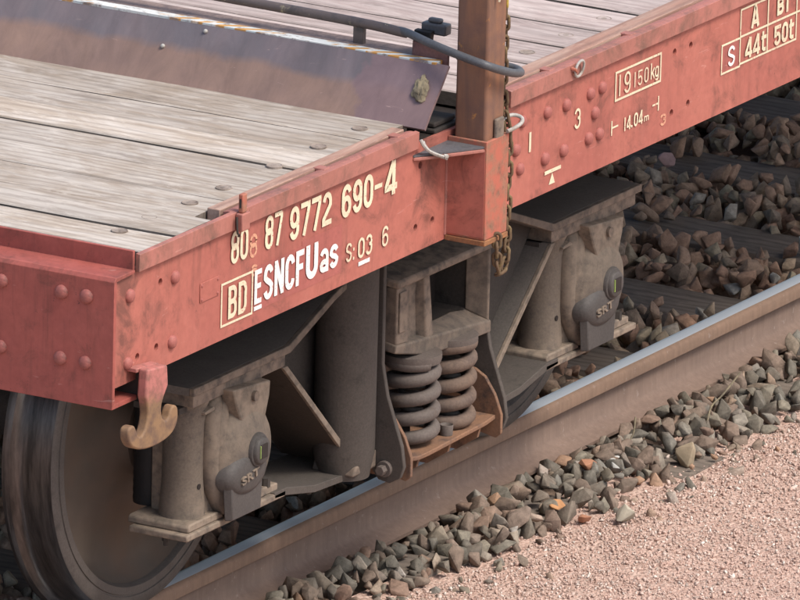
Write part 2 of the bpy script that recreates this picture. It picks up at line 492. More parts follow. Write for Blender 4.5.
# ------------------------------------------------------------ ground and track
ZG = -.166
def sheet(name, x0, x1, y0, y1, nx, ny, zf, mat):
    bm = NB()
    g = [[bm.verts.new((x0+(x1-x0)*i/nx, y0+(y1-y0)*j/ny, zf(x0+(x1-x0)*i/nx, y0+(y1-y0)*j/ny))) for j in range(ny+1)] for i in range(nx+1)]
    for i in range(nx):
        for j in range(ny):
            bm.faces.new((g[i][j], g[i+1][j], g[i+1][j+1], g[i][j+1]))
    return build(name, bm, mat, recalc=False, smooth=180)
bm = NB()
box(bm, -300, 300, -300, 300, -.6, -.285)
tag(build('ground', bm, M['ground']), kind='structure')
def gz(x, y):
    return ZG + .010*noise.noise((x*2.1, y*2.1, 0)) + .004*noise.noise((x*9, y*9, 3)) - .09*max(0, min(1, (abs(y+3.2)-2.0)/1.0))*(1 if y < -3.2 else 0)
tag(sheet('gravel_path', -6, 9, -6.2, -.93, 190, 70, gz, M['ground']), kind='structure')
def bz(x, y):
    return -.215 + .02*noise.noise((x*6, y*6, 1))
tag(sheet('track_bed', -6, 14, -1.02, 2.4, 160, 40, bz, M['bed']), kind='structure')

rail_prof = [(-.067, -.145), (.067, -.145), (.067, -.136), (.020, -.120), (.0085, -.108), (.0075, -.055), (.010, -.046),
             (.031, -.036), (.0315, -.012), (.026, -.003), (.012, 0), (-.012, 0), (-.026, -.003), (-.0315, -.012), (-.031, -.036), (-.010, -.046),
             (-.0075, -.055), (-.0085, -.108), (-.020, -.120), (-.067, -.136)]
for s, lab in ((-1, 'rusty brown rail in front with a polished blue strip along its head'), (1, 'far rail of the track, hidden behind the wheels')):
    yc = s*.749
    r = empty('rail', (0, yc, -.145), lab, 'rail', 'rails of the track')
    bm = NB()
    n = 60
    rings = []
    for i in range(n+1):
        x = -8+24*i/n
        rings.append([bm.verts.new((x, a, b)) for a, b in rail_prof])
    k = len(rail_prof)
    for A, B in zip(rings, rings[1:]):
        for q in range(k): bm.faces.new((A[q], A[(q+1) % k], B[(q+1) % k], B[q]))
    bm.faces.new(rings[0]); bm.faces.new(rings[-1][::-1])
    build('rail_profile', bm, M['rail'], r, smooth=50, shift=(0, 0, .145))
    # polished band, a thin sheet following the crown on the gauge side
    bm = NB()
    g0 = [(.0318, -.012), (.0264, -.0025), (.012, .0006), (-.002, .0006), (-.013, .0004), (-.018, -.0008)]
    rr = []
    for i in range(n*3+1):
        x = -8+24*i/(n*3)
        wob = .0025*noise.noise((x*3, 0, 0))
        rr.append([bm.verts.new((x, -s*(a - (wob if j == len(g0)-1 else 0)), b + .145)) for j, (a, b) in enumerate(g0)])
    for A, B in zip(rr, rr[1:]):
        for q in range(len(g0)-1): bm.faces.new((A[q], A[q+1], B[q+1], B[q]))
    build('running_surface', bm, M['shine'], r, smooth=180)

# sleepers
SX = [-2.18, -1.58, -.98, -.38, .22, .82, 1.42, 2.10, 2.72, 3.36, 3.98, 4.62, 5.24, 5.86, 6.5]
def sleeper(x, lab):
    bm = NB()
    yend = {1.42: -1.13, .82: -1.03, 2.10: -1.06}.get(x, -1.0)
    n = 26
    w = .12+.006*random.random()
    rings = []
    yaw = random.uniform(-.012, .012)
    for i in range(n+1):
        y = yend + (1.23-yend)*i/n
        dx = yaw*y
        dz = .004*noise.noise((x*3, y*3, 5))
        sec = []
        for (a, b) in ((-w, -.30), (w, -.30), (w, -.165), (w-.012, -.150), (w*.4, -.149), (-w*.3, -.152), (-w+.012, -.151), (-w, -.166)):
            sec.append(bm.verts.new((x+dx+a+.006*noise.noise((a*40, y*5, b*30)), y, b+dz+.004*noise.noise((a*30, y*7, 2)))))
        rings.append(sec)
    k = 8
    for A, B in zip(rings, rings[1:]):
        for q in range(k): bm.faces.new((A[q], A[(q+1) % k], B[(q+1) % k], B[q]))
    bm.faces.new(rings[0][::-1]); bm.faces.new(rings[-1])
    bmesh.ops.translate(bm, verts=bm.verts[:], vec=(-x, 0, 0))
    o = build('sleeper', bm, M['sleeper'], smooth=40)
    o.location = (x, 0, -.012 if x == 1.42 else 0)
    tag(o, lab, 'sleeper', 'wooden sleepers under the rails')
SLAB = {
 -2.18: 'dark wooden sleeper in the shade in front of the near wheel', -1.58: 'dark wooden sleeper just in front of the near wheel', -.98: 'dark wooden sleeper under the near wheel',
 -.38: 'dark wooden sleeper between the near wheel and the springs', 5.24: 'first dark sleeper past the upper right corner of the photo', 5.86: 'second dark sleeper past the upper right corner', 6.5: 'third dark sleeper past the upper right corner',
 .22: 'dark wooden sleeper under the spring nest, buried in ballast', .82: 'dark wooden sleeper whose end shows beside the small orange stone',
 1.42: 'dark wooden sleeper whose flat bare end shows among the stones at the right', 2.10: 'dark sleeper just beyond the far axle box, partly buried in ballast',
 2.72: 'wide dark sleeper beyond the far axle box, its top bare of stones', 3.36: 'dark sleeper second beyond the far axle box',
 3.98: 'dark sleeper with a small pinkish stone lying on it, under the side sill', 4.62: 'farthest clearly visible sleeper, at the upper right edge of the photo'}
for x in SX: sleeper(x, SLAB[x])

# stones
def rock_proto(seed, n=11, flat=.75, elong=1.25):
    r = np.random.default_rng(seed)
    bm = NB()
    for i in range(n):
        v = r.normal(size=3); v /= np.linalg.norm(v)
        v *= r.uniform(.78, 1.08)
        bm.verts.new((v[0]*elong, v[1], v[2]*flat))
    bmesh.ops.convex_hull(bm, input=bm.verts[:])
    bmesh.ops.delete(bm, geom=[v for v in bm.verts if not v.link_faces], context='VERTS')
    if n > 8:
        bmesh.ops.bevel(bm, geom=bm.edges[:], offset=.05, segments=1, affect='EDGES', clamp_overlap=True)
        bmesh.ops.dissolve_degenerate(bm, dist=.01, edges=bm.edges[:])
    bmesh.ops.triangulate(bm, faces=bm.faces[:])
    bmesh.ops.recalc_face_normals(bm, faces=bm.faces[:])
    bm.verts.ensure_lookup_table()
    bm.verts.index_update()
    V = np.array([v.co[:] for v in bm.verts]); F = np.array([[v.index for v in f.verts] for f in bm.faces])
    bm.free()
    return V, F
PROTO = [rock_proto(s, 9+s % 6, .62+.05*(s % 5), 1.0+.1*(s % 6)) for s in range(18)]
CHIP = [rock_proto(100+s, 7, .7, 1.2) for s in range(8)]

def rand_rot(n, tilt=None):
    q = rng.normal(size=(n, 4))
    if tilt is not None:
        q[:, 1:3] *= tilt
    q /= np.linalg.norm(q, axis=1)[:, None]
    w, x, y, z = q.T
    return np.stack([1-2*(y*y+z*z), 2*(x*y-z*w), 2*(x*z+y*w), 2*(x*y+z*w), 1-2*(x*x+z*z), 2*(y*z-x*w), 2*(x*z-y*w), 2*(y*z+x*w), 1-2*(x*x+y*y)], 1).reshape(n, 3, 3)

def scatter(name, pos, size, protos, mat, tilt=None):
    n = len(pos)
    rot = rand_rot(n, tilt)
    which = rng.integers(0, len(protos), n)
    VV, FF, off = [], [], 0
    for k, (V, F) in enumerate(protos):
        idx = np.where(which == k)[0]
        if not len(idx): continue
        P = np.einsum('nij,vj->nvi', rot[idx], V)*size[idx][:, None, None] + pos[idx][:, None, :]
        VV.append(P.reshape(-1, 3))
        FF.append((F[None] + (np.arange(len(idx))*len(V))[:, None, None] + off).reshape(-1, 3))
        off += len(idx)*len(V)
    VV = np.concatenate(VV); FF = np.concatenate(FF)
    me = bpy.data.meshes.new(name)
    me.vertices.add(len(VV)); me.vertices.foreach_set('co', VV.ravel())
    me.loops.add(FF.size); me.loops.foreach_set('vertex_index', FF.ravel())
    me.polygons.add(len(FF)); me.polygons.foreach_set('loop_start', np.arange(0, FF.size, 3)); me.polygons.foreach_set('loop_total', np.full(len(FF), 3))
    me.update(); me.validate()
    me.materials.append(mat)
    o = bpy.data.objects.new(name, me)
    col.objects.link(o)
    return o

def in_sleeper(x, pad=.0):
    d = np.min(np.abs(x[:, None]-np.array(SX)[None]), axis=1)
    return d < .125+pad
def dart(x0, x1, y0, y1, n, rmin):
    """points with loose spacing on a jittered grid"""
    step = rmin
    gx, gy = np.meshgrid(np.arange(x0, x1, step), np.arange(y0, y1, step))
    p = np.stack([gx.ravel(), gy.ravel()], 1)
    p += rng.uniform(-.45, .45, p.shape)*step
    return p
# between the rails and beyond
P1 = dart(-2.6, 6.6, -.70, 1.5, 0, .052)
cover = np.array([noise.noise((a*4, b*4, 9)) for a, b in P1])
ins = in_sleeper(P1[:, 0])
keep = (~ins) | (cover > .38)
P1 = P1[keep]; ins = ins[keep]
sz = rng.uniform(.024, .043, len(P1))
zz = np.where(ins, -.145+sz*.5, -.155 - rng.uniform(0, .02, len(P1)))
zz += np.where(ins, 0, .010*np.sin(P1[:, 0]*9))
A = scatter('ballast', np.column_stack([P1, zz]), sz, PROTO, M['ballast_in'])
tag(A, kind='stuff', label='rust brown crushed stone between the sleepers under the wagon', cat='ballast')
P1b = P1[rng.random(len(P1)) < .55]; insb = in_sleeper(P1b[:, 0], .01)
P1b = P1b[~insb] + rng.uniform(-.02, .02, (np.sum(~insb), 2))
szb = rng.uniform(.02, .038, len(P1b))
B = scatter('ballast', np.column_stack([P1b, -.125+rng.uniform(-.008, .014, len(P1b))]), szb, PROTO, M['ballast_in'])
tag(B, kind='stuff', label='loose upper layer of brown crushed stone in the track', cat='ballast')
# outer shoulder, between the near rail and the gravel
P2 = dart(-2.6, 5.5, -1.50, -.835, 0, .040)
lim = np.array([-1.015 - .10*min(1, max(0, (x+.2)/1.4)) + .05*noise.noise((x*3.1, 0, 2)) + .03*noise.noise((x*9, 3, 2)) for x in P2[:, 0]])
far = P2[:, 1] < lim
near_sl = in_sleeper(P2[:, 0], -.02) & (P2[:, 1] < -.90) & (P2[:, 1] > -1.15)
prob = np.where(far, np.clip(1-(lim-P2[:, 1])/.26, 0, 1)**2*.5, 1.0)
prob = np.where(near_sl, prob*.62, prob)
k2 = rng.random(len(P2)) < prob
P2 = P2[k2]; lim = lim[k2]; ns = near_sl[k2]
sz = rng.uniform(.0, 1.0, len(P2))**1.3*.027 + .014
sz = np.where(P2[:, 1] < lim, sz*.62, sz)
hgt = np.clip((P2[:, 1]-lim)/.13, 0, 1)
zz = np.where(ns, -.150+sz*.3, -.170 + .034*hgt + sz*.30)
C_ = scatter('ballast', np.column_stack([P2, zz]), sz, PROTO, M['ballast'])
tag(C_, kind='stuff', label='angular grey green ballast stones piled along the front of the rail', cat='ballast')
k3 = (rng.random(len(P2)) < .42*hgt) & ~ns & (P2[:, 1] < -.88)
P3 = P2[k3] + rng.uniform(-.02, .02, (k3.sum(), 2))
s3 = rng.uniform(.020, .036, len(P3))
D_ = scatter('ballast', np.column_stack([P3, -.125+.010*rng.random(len(P3))]), s3, PROTO, M['ballast'])
tag(D_, kind='stuff', label='loose top stones heaped against the foot of the rail', cat='ballast')
# pink chips
n = 100000
X = rng.uniform(-1.2, 3.6, n); Yc = -1.0 - rng.beta(1, 1.4, n)*1.7
pc = np.column_stack([X, Yc])
lm = np.array([-1.03 - .10*min(1, max(0, (x+.2)/1.4)) + .05*noise.noise((x*3.1, 0, 2)) for x in X])
pr = np.where(Yc < lm, 1.0, .25)
kk = rng.random(n) < pr
pc = pc[kk]
zc = np.array([gz(a, b) for a, b in pc])
szc = rng.gamma(4, .00085, len(pc)).clip(.0017, .010)
tag(scatter('gravel', np.column_stack([pc, zc+szc*.35]), szc, CHIP, M['chips']), kind='stuff', label='fine pale pink gravel chips spread over the path', cat='gravel')

# single stones that stand out
def stone(x, y, z, s, colr, label, seed, sc=(1, 1, .8), rot=0):
    V, F = rock_proto(seed, 12, .8, 1.15)
    bm = NB()
    vs = [bm.verts.new((v[0]*s*sc[0], v[1]*s*sc[1], v[2]*s*sc[2])) for v in V]
    for f in F: bm.faces.new([vs[i] for i in f])
    t = NT('stone_'+str(seed))
    c = t.mix(t.ramp(t.noise(25, 6, .7), [(.35, 0), (.65, 1)]), colr, tuple(v*.7 for v in colr))
    t.bump(t.noise(90, 5), .5, .002)
    o = build('stone', bm, t.set(c, .85, 0, .3), smooth=20)
    o.location = (x, y, z); o.rotation_euler = (.1, .2, rot)
    tag(o, label, 'stone')
stone(.80, -1.02, -.128, .036, (.50, .26, .12), 'orange stone at the edge of the ballast, the brightest of the single stones', 201, (1.2, .9, .7), .3)
stone(.80, -1.11, -.150, .030, (.42, .20, .12), 'small flat rust orange stone lying right of the larger orange stone', 202, (1.3, .8, .5), .5)
stone(.85, -1.20, -.140, .030, (.42, .38, .30), 'pale cream stone lying alone on the pink gravel', 203, (.8, .9, 1.3), 0)
stone(1.22, -.98, -.128, .040, (.55, .55, .52), 'grey stone with a whitish face in the middle of the ballast heap', 204, (1.25, .9, .8), .7)
stone(3.86, .32, -.115, .034, (.58, .38, .36), 'rounded pinkish stone lying on a sleeper under the side sill', 205, (.8, .8, 1.0), 0)
stone(1.10, -.95, -.108, .034, (.40, .20, .12), 'reddish stone near the rail foot, above the orange one', 206, (1.3, .8, .7), .2)
stone(3.3, -.42, -.110, .036, (.42, .45, .44), 'bluish grey stone beside the rail between two sleepers at the right', 207, (.8, .9, 1.3), .9)
stone(1.40, -1.08, -.135, .040, (.36, .29, .20), 'tall pointed tan stone standing at the sleeper end', 208, (.8, .8, 1.25), .4)
# dry twigs
for pts, lab in (([(1.62, -1.02, -.115), (1.70, -.99, -.09), (1.80, -.97, -.085), (1.93, -.95, -.06)], 'long pale dry twig lying across the stones at the right'),
                 ([(1.33, -.93, -.12), (1.38, -.93, -.10), (1.41, -.92, -.06)], 'short pale grass stalk standing beside the rail foot')):
    bm = NB(); tube(bm, smoothpath(pts, 4), .0025, 6)
    tag(build('twig', bm, M['light_steel'] if 0 else M['mud']), lab, 'twig')

# ------------------------------------------------------------ the wagon
YS = -1.35            # face of the near side sill
W = empty('flat_wagon', (0, 0, 0), 'red flat wagon with weathered plank deck, grimy bogie and white lettering on its side', 'freight wagon')
XE = 11.0             # how far the body is built

def rivet_mesh(r=.0175, h=.0125):
    bm = NB()
    lathe(bm, [(r*1.0, 0), (r*.97, h*.32), (r*.80, h*.68), (r*.5, h*.92), (0, h)], (0, 0, 0), 'z', 18)
    me_o = build('rivet', bm, M['rivet'], smooth=80)
    return me_o
RV = rivet_mesh()
first = [True]
def rivet(x, y, z, face, parent, s=1.0):
    o = RV if first[0] else RV.copy()
    if not first[0]: col.objects.link(o)
    first[0] = False
    o.parent = parent
    o.location = (x, y, z)
    o.rotation_euler = (R(90), 0, 0) if face == '-y' else (0, R(-90), 0)
    o.scale = (s*random.uniform(.93, 1.05),)*3
    return o

# side sills ---------------------------------------------------
HOLES = [(-1.793, 1.135), (-1.894, .974), (-1.806, .977), (.758, 1.139), (.844, 1.138), (.838, .987), (.751, .981), (-.561, .983), (-.477, .983), (-.545, 1.139)]
def cut_polygon_with_holes():
    bm = NB()
    box(bm, -2.012, XE, YS, YS+.014, .92, 1.195)
    o = build('side_sill', bm, M['red'], smooth=30)
    cb = NB()
    for x, z in HOLES: 
        cyl(cb, (x, 0, z), .0095, YS-.02, YS+.03, 'y', 14)
    bmesh.ops.recalc_face_normals(cb, faces=cb.faces[:])
    cme = bpy.data.meshes.new('cut'); cb.to_mesh(cme); cb.free()
    co = bpy.data.objects.new('cut', cme); col.objects.link(co)
    md = o.modifiers.new('b', 'BOOLEAN'); md.object = co; md.operation = 'DIFFERENCE'; md.solver = 'EXACT'
    dg = bpy.context.evaluated_depsgraph_get()
    me = bpy.data.meshes.new_from_object(o.evaluated_get(dg))
    o.modifiers.clear(); o.data = me
    bpy.data.objects.remove(co)
    me.set_sharp_from_angle(angle=R(30))
    return o
sill = cut_polygon_with_holes()
sill.parent = W
sill['label'] = 'near side sill, faded pinkish red with white lettering'
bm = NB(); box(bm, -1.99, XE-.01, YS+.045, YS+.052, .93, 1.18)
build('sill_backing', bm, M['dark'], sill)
bm = NB(); box(bm, -2.00, XE-.01, YS+.014, YS+.09, .92, .932)
build('sill_flange', bm, M['red_worn'], sill)
for (x, z) in [(-1.937,1.135),(-1.728,1.132),(-1.735,.973),(-1.941,.969),(-.035,1.135),(.093,1.130),(.191,1.127),(.315,1.129),(.376,1.131),(.341,1.073),(.312,1.013),(.368,1.012),(.087,1.011),(.183,1.011),(-.041,1.014),(-.064,1.068)]:
    rivet(x, YS, z, '-y', sill)
# thin name plate outline
bm = NB(); box(bm, -1.607, -1.518, YS-.0025, YS, 1.038, 1.087)
build('blank_plate', bm, M['red'], sill, bevel=.0015)
for (x, z) in ((-1.60, 1.045), (-1.525, 1.045), (-1.60, 1.08), (-1.525, 1.08)):
    rivet(x, YS-.0025, z, '-y', sill, .22)
# repainted areas
bm = NB()
prism(bm, [(-1.345, .955), (-.925, .955), (-.925, 1.078), (-1.12, 1.078), (-1.12, 1.066), (-1.345, 1.066)], 1, YS-.0008, YS-.0001)
build('repainted_patch', bm, M['red_patch'], sill)
bm = NB(); box(bm, 1.010, 1.105, YS-.0008, YS-.0001, 1.026, 1.098)
build('repainted_patch', bm, M['red_patch'], sill)

bm = NB(); box(bm, -2.012, XE, 1.336, 1.35, .92, 1.195); box(bm, -1.93, XE, 1.35, 1.365, 1.19, 1.235)
build('side_sill', bm, M['red'], W)

# lips along the deck edge
bm = NB()
prism(bm, [(-1.352, 1.190), (-1.363, 1.1895), (-1.3645, 1.233), (-1.352, 1.235)], 0, -1.915, -.578)
prism(bm, [(-1.3515, 1.2345), (-1.3515, 1.218), (-1.3300, 1.218), (-1.3300, 1.231), (-1.343, 1.2345)], 0, -1.47, -.585)
build('deck_edge_rail', bm, M['red_worn'], W, bevel=.0012)
bm = NB()
prism(bm, [(-1.352, 1.190), (-1.363, 1.1895), (-1.3645, 1.233), (-1.352, 1.235)], 0, -.118, XE)
prism(bm, [(-1.3515, 1.2345), (-1.3515, 1.218), (-1.3280, 1.218), (-1.3280, 1.231), (-1.343, 1.2345)], 0, -.112, XE)
lip2 = build('deck_edge_rail', bm, M['red_worn'], W, bevel=.0012)
# dark slot and worn wooden edge strip
def edge_strip(x0, x1, y0, y1, n, mat):
    bm = NB()
    L = (x1-x0)/n
    for i in range(n):
        a = x0+L*i+.0015; b = x0+L*(i+1)-.0015
        box(bm, a, b, y0+.002*random.random(), y1, 1.19, 1.2345+.0015*random.random())
    return build('edge_strip', bm, mat, W, bevel=.002)
edge_strip(-1.475, -.582, -1.3255, -1.288, 1, M['trim'])
edge_strip(-.11, XE, -1.3235, -1.272, 4, M['trim'])
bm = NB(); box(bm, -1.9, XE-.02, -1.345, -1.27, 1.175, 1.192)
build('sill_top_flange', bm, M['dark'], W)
for x in (-1.02, -.66, .10, .52, 1.0, 1.4):                 # small lugs joining lip and strip
    bm = NB(); box(bm, x, x+.03, -1.3505, -1.318, 1.228, 1.2365)
    build('lug', bm, M['red_worn'], W, bevel=.002)

# front end ------------------------------------------------------
bm = NB()
prism(bm, [(-2.020, .873), (-2.020, 1.188), (-2.012, 1.197), (-1.925, 1.197), (-1.925, 1.189), (-2.008, 1.186), (-2.008, .885), (-1.905, .885), (-1.905, .873)], 1, -1.358, 1.358)
eb = build('end_beam', bm, M['red_end'], W, bevel=.0015)
eb['label'] = 'red end beam, shade painted into its darker red, with rows of round rivets'
for yy in np.arange(-1.345, 1.35, .001)[:0]: pass
for yc in (-1.282, -1.213, -1.047, -.98, -.6, .6, .98, 1.047, 1.213, 1.282):
    for z in (1.142, .979):
        rivet(-2.020, yc, z, '-x', eb)
bm = NB()
box(bm, -1.926, -1.917, -1.352, 1.352, 1.190, 1.243)
build('end_lip', bm, M['red_end'], W, bevel=.0015)

# decks -------------------------------------------------------------
def planks(name, xs, y0, y1, mat, gaps=None, zt=1.225):
    bm = NB()
    for n_, (a, b) in enumerate(zip(xs, xs[1:])):
        ny = 40
        dz = random.uniform(-.0025, .0025)
        g0 = (gaps[n_] if gaps else random.choice((.003, .005, .009)))*.5
        g1 = (gaps[n_+1] if gaps else random.choice((.003, .005, .009)))*.5
        rings = []
        for i in range(ny+1):
            y = y0+(y1-y0)*i/ny
            e0 = a+g0*(1+.5*noise.noise((a*7, y*1.7, 0)))+.0022*noise.noise((a*7, y*5, 0)); e1 = b-g1*(1+.5*noise.noise((b*7, y*1.7, 3)))+.0022*noise.noise((b*7, y*5, 4))
            h = lambda k: dz+.0024*noise.noise((a*9+k, y*2.2, 8))
            z = zt
            sec = [(e0, z-.04), (e0, z-.003+h(0)), (e0+.005, z+h(0)), ((e0+e1)/2, z+.0008+h(.6)), (e1-.005, z+h(1)), (e1, z-.003+h(1)), (e1, z-.04)]
            rings.append([bm.verts.new((p, y, q)) for p, q in sec])
        k = len(sec)
        for A_, B_ in zip(rings, rings[1:]):
            for q in range(k):
                f = bm.faces.new((A_[q], A_[(q+1) % k], B_[(q+1) % k], B_[q]))
                if q in (0, 5, 6): f.material_index = 1
        f = bm.faces.new(rings[0][::-1]); f.material_index = 1
        f = bm.faces.new(rings[-1]); f.material_index = 1
    o = build(name, bm, mat, W, smooth=25)
    o.data.materials.append(M['sleeper'])
    return o
xs = [-1.862, -1.700, -1.530, -1.352, -1.186, -1.022, -.862, -.690, -.500]
deck1 = planks('deck', xs[2:], -1.284, 1.30, M['wood'], [.011, .007, .005, .005, .005, .008, 0])
deck1b = planks('deck', xs[:3], -1.338, 1.30, M['wood'], [.002, .013, .011])
deck1['label'] = 'weathered grey plank deck in front of the ramp'
deck1b['label'] = 'first two planks of the deck behind the end beam'
xr = [-.17+.192*i for i in range(60)]
xr[1:6] = [-.03, .165, .355, .542, .738]
xr = xr[:6] + [.738+.19*i for i in range(1, 55)]
deck2 = planks('deck', xr, -1.268, 1.30, M['wood_far'], [.006]*4+[.012, .016]+[.008]*60)
deck2['label'] = 'pinkish plank deck beyond the ramp and the stake'
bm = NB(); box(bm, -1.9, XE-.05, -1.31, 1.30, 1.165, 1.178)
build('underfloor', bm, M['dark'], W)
def deck_bolt(x, y, par, z=1.2262):
    bm = NB()
    lathe(bm, [(.0205, -.008), (.0205, .0010), (.0180, .0018), (.0165, .0006), (.009, .0004), (.008, .0012), (0, .0014)], (x, y, z), 'z', 20)
    build('bolt', bm, M['bolt'], par)
for x in (-1.740, -1.601): deck_bolt(x, -1.203, deck1b)
for x in (-1.431, -1.270, -1.028, -.814, -.612): deck_bolt(x, -1.215, deck1)
for x in (.06, .255, .455, .653, .832): deck_bolt(x, -1.200, deck2)

# ramp plate ------------------------------------------------------------
bm = NB()
ny = 60
x0, z0, x1, z1 = -.520, 1.2225, -.405, 1.360
nx_, nz_ = (z1-z0), -(x1-x0)
L = math.hypot(nx_, nz_); nx_, nz_ = nx_/L, nz_/L
ys = [-1.345+2.66*i/ny for i in range(ny+1)]
Fv, Bv = [], []
for y in ys:
    rowf, rowb = [], []
    for k in range(5):
        t_ = k/4
        yy = y if y > -1.34 else -1.328 - .0175*t_*0
        wob = .0035*noise.noise((y*1.5, t_*2, 1))
        px, pz = x0+(x1-x0)*t_ - nx_*wob, z0+(z1-z0)*t_ - nz_*wob
        rowf.append(bm.verts.new((px, y, pz))); rowb.append(bm.verts.new((px+nx_*.008, y, pz+nz_*.008)))
    Fv.append(rowf); Bv.append(rowb)
for i in range(ny):
    for k in range(4):
        bm.faces.new((Fv[i][k], Fv[i+1][k], Fv[i+1][k+1], Fv[i][k+1]))
        bm.faces.new((Bv[i][k], Bv[i][k+1], Bv[i+1][k+1], Bv[i+1][k]))
    bm.faces.new((Fv[i][0], Bv[i][0], Bv[i+1][0], Fv[i+1][0]))
    bm.faces.new((Fv[i][4], Fv[i+1][4], Bv[i+1][4], Bv[i][4]))
for i in (0, ny):
    for k in range(4): bm.faces.new((Fv[i][k], Fv[i][k+1], Bv[i][k+1], Bv[i][k]))
rp = build('ramp_plate', bm, M['ramp'], W, smooth=60)
rp['label'] = 'sloping steel plate, blue grey above and rust brown below'
bm = NB(); box(bm, x1-.003, x1+.030, -1.31, 1.31, z1-.008, z1+.0022)
build('warning_stripe', bm, M['stripe'], rp, bevel=.001)
bm = NB(); box(bm, x1+.031, x1+.108, -1.26, 1.30, 1.30, z1-.001)
build('ridge_beam', bm, steel('old_brown_beam', (.20, .155, .14), (.26, .19, .165), (.13, .10, .10), 6, .8, .5), rp, bevel=.004)
bm = NB(); box(bm, x1+.022, x1+.10, -1.24, 1.30, 1.228, 1.298)
build('ridge_support', bm, M['bogie_dark'], rp)
# dark triangle filling the shadow inside the open end; darkened pads stacked below
bm = NB()
prism(bm, [(x0+.02, 1.232), (x1+.0, 1.232), (x1+.0, 1.345)], 1, -1.23, -1.222)
build('end_shade', bm, M['bogie_dark'], rp)
for q, (a, z) in enumerate([(0, 1.192), (.006, 1.207), (.012, 1.222)]):
    bm = NB(); box(bm, -.46+a, -.33-a, -1.345+a, -1.25, z-.014, z-.001)
    build('pad', bm, M['bogie_dark'], rp, bevel=.004)
# hinge bracket on the top of the ridge
bm = NB(); prism(bm, [(-1.220, 1.345), (-1.322, 1.345), (-1.322, 1.378), (-1.222, 1.398)], 0, -.372, -.362)
build('bracket', bm, steel('purple_brown_plate', (.16,.085,.085), (.21,.11,.10), (.09,.06,.055)), rp, bevel=.001)
# dried lump
bm = NB()
bmesh.ops.create_icosphere(bm, subdivisions=4, radius=1)
for v in bm.verts:
    n_ = 1+.35*noise.noise(v.co*2.2)+.2*noise.noise(v.co*6)
    v.co = Vector((v.co.x*.011*n_, v.co.y*.020*n_, v.co.z*.034*n_))
lump = build('mud_lump', bm, M['mud'], rp, smooth=50)
lump.location = (-.457, -1.296, 1.302); lump.rotation_euler = (R(-12), R(38), 0)
for (yy, zz_) in ((-.66, 1.345), (-.56, 1.30)):
    bm = NB(); bmesh.ops.create_icosphere(bm, subdivisions=2, radius=.006)
    o = build('weld_nub', bm, M['light_steel'], rp); t_ = (zz_-z0)/(z1-z0)
    o.location = (x0+(x1-x0)*t_-.004, yy, zz_)

# pipe lying on stands behind the ridge, and the hose it ends in
px_ = -.345
pp = build('pipe', (lambda b: (tube(b, smoothpath([(px_, 1.3, 1.412), (px_, .3, 1.416), (px_, -.5, 1.417), (px_, -.7, 1.416), (px_, -1.05, 1.412), (px_, -1.19, 1.405)], 5), .0125, 12), b)[1])(NB()), M['pipe'], W, smooth=60)
pp['label'] = 'black pipe with flaking paint on short stands'
for y in (-1.056, -.2, .6):
    bm = NB(); box(bm, px_-.006, px_+.012, y-.013, y+.016, 1.352, 1.404)
    build('pipe_stand', bm, M['pipe'], pp, bevel=.003)
bm = NB()
prism(bm, [(-1.252, 1.352), (-1.225, 1.358), (-1.212, 1.420), (-1.262, 1.420)], 0, px_-.006, px_+.014)
build('pipe_stand', bm, M['rubber'], pp, bevel=.003)
bm = NB()
box(bm, px_+.012, px_+.045, -1.292, -1.222, 1.408, 1.437)
box(bm, px_+.016, px_+.035, -1.275, -1.238, 1.437, 1.449)
build('coupling_block', bm, M['hose'], pp, bevel=.005)
hp = smoothpath([(px_, -1.15, 1.408), (-.350, -1.190, 1.409), (-.410, -1.292, 1.410), (-.432, -1.367, 1.403), (-.438, -1.421, 1.395), (-.432, -1.466, 1.385), (-.393, -1.480, 1.368), (-.332, -1.484, 1.347), (-.275, -1.474, 1.333), (-.245, -1.452, 1.330), (-.235, -1.425, 1.331), (-.245, -1.390, 1.336), (-.265, -1.345, 1.345), (-.285, -1.30, 1.352)], 6)
bm = NB(); tube(bm, hp, .0105, 12)
hs = build('hose', bm, M['hose'], W, smooth=60)
hs['label'] = 'dark grey hose looping in front of the stake'

# stake pocket ------------------------------------------------------------
YP = -1.462
bm = NB()
PX0, PX1, PZ0, PZ1 = -.412, -.300, .932, 1.184
prism(bm, [(PX0, YS-.001), (PX0, YP), (PX1, YP), (PX1, YS-.001), (PX1-.009, YS-.001), (PX1-.009, YP+.009), (PX0+.009, YP+.009), (PX0+.009, YS-.001)], 2, PZ0, PZ1)
pk = build('stake_pocket', bm, M['pocket'], W, bevel=.002)
pk['label'] = 'box shaped stake pocket, red on its end side and rusty in front'
bm = NB(); box(bm, PX0-.0016, PX0-.0002, YP+.004, YS-.002, PZ0+.006, PZ1-.022)
build('painted_side', bm, M['red'], pk)
bm = NB(); box(bm, PX0-.004, PX1+.002, YP-.003, YS-.001, PZ0-.014, PZ0-.0005)
build('bottom_strip', bm, M['orange_rust'], pk, bevel=.002)
bm = NB()
prism(bm, [(-.585, -1.352), (-.575, -1.362), (PX0-.002, YP+.004), (PX0-.002, -1.352)], 2, PZ1-.026, PZ1-.018)
build('gusset_edge', bm, M['red_worn'], pk, bevel=.0015)
bm = NB()
prism(bm, [(-.583, -1.250), (-.583, -1.352), (PX0+.002, YP+.006), (PX0+.002, -1.250)], 2, PZ1-.017, PZ1-.012)
build('gusset', bm, M['gusset'], pk)
bm = NB()
box(bm, PX0+.001, PX1, -1.3505, -1.25, PZ1-.010, PZ1-.004)
build('gusset', bm, M['gusset'], pk)
# weld beads on the corners
bm = NB(); tube(bm, [(PX0-.002, -1.351, z) for z in np.linspace(PZ0, PZ1-.03, 20)], .004, 6)
build('weld', bm, M['red_worn'], pk)

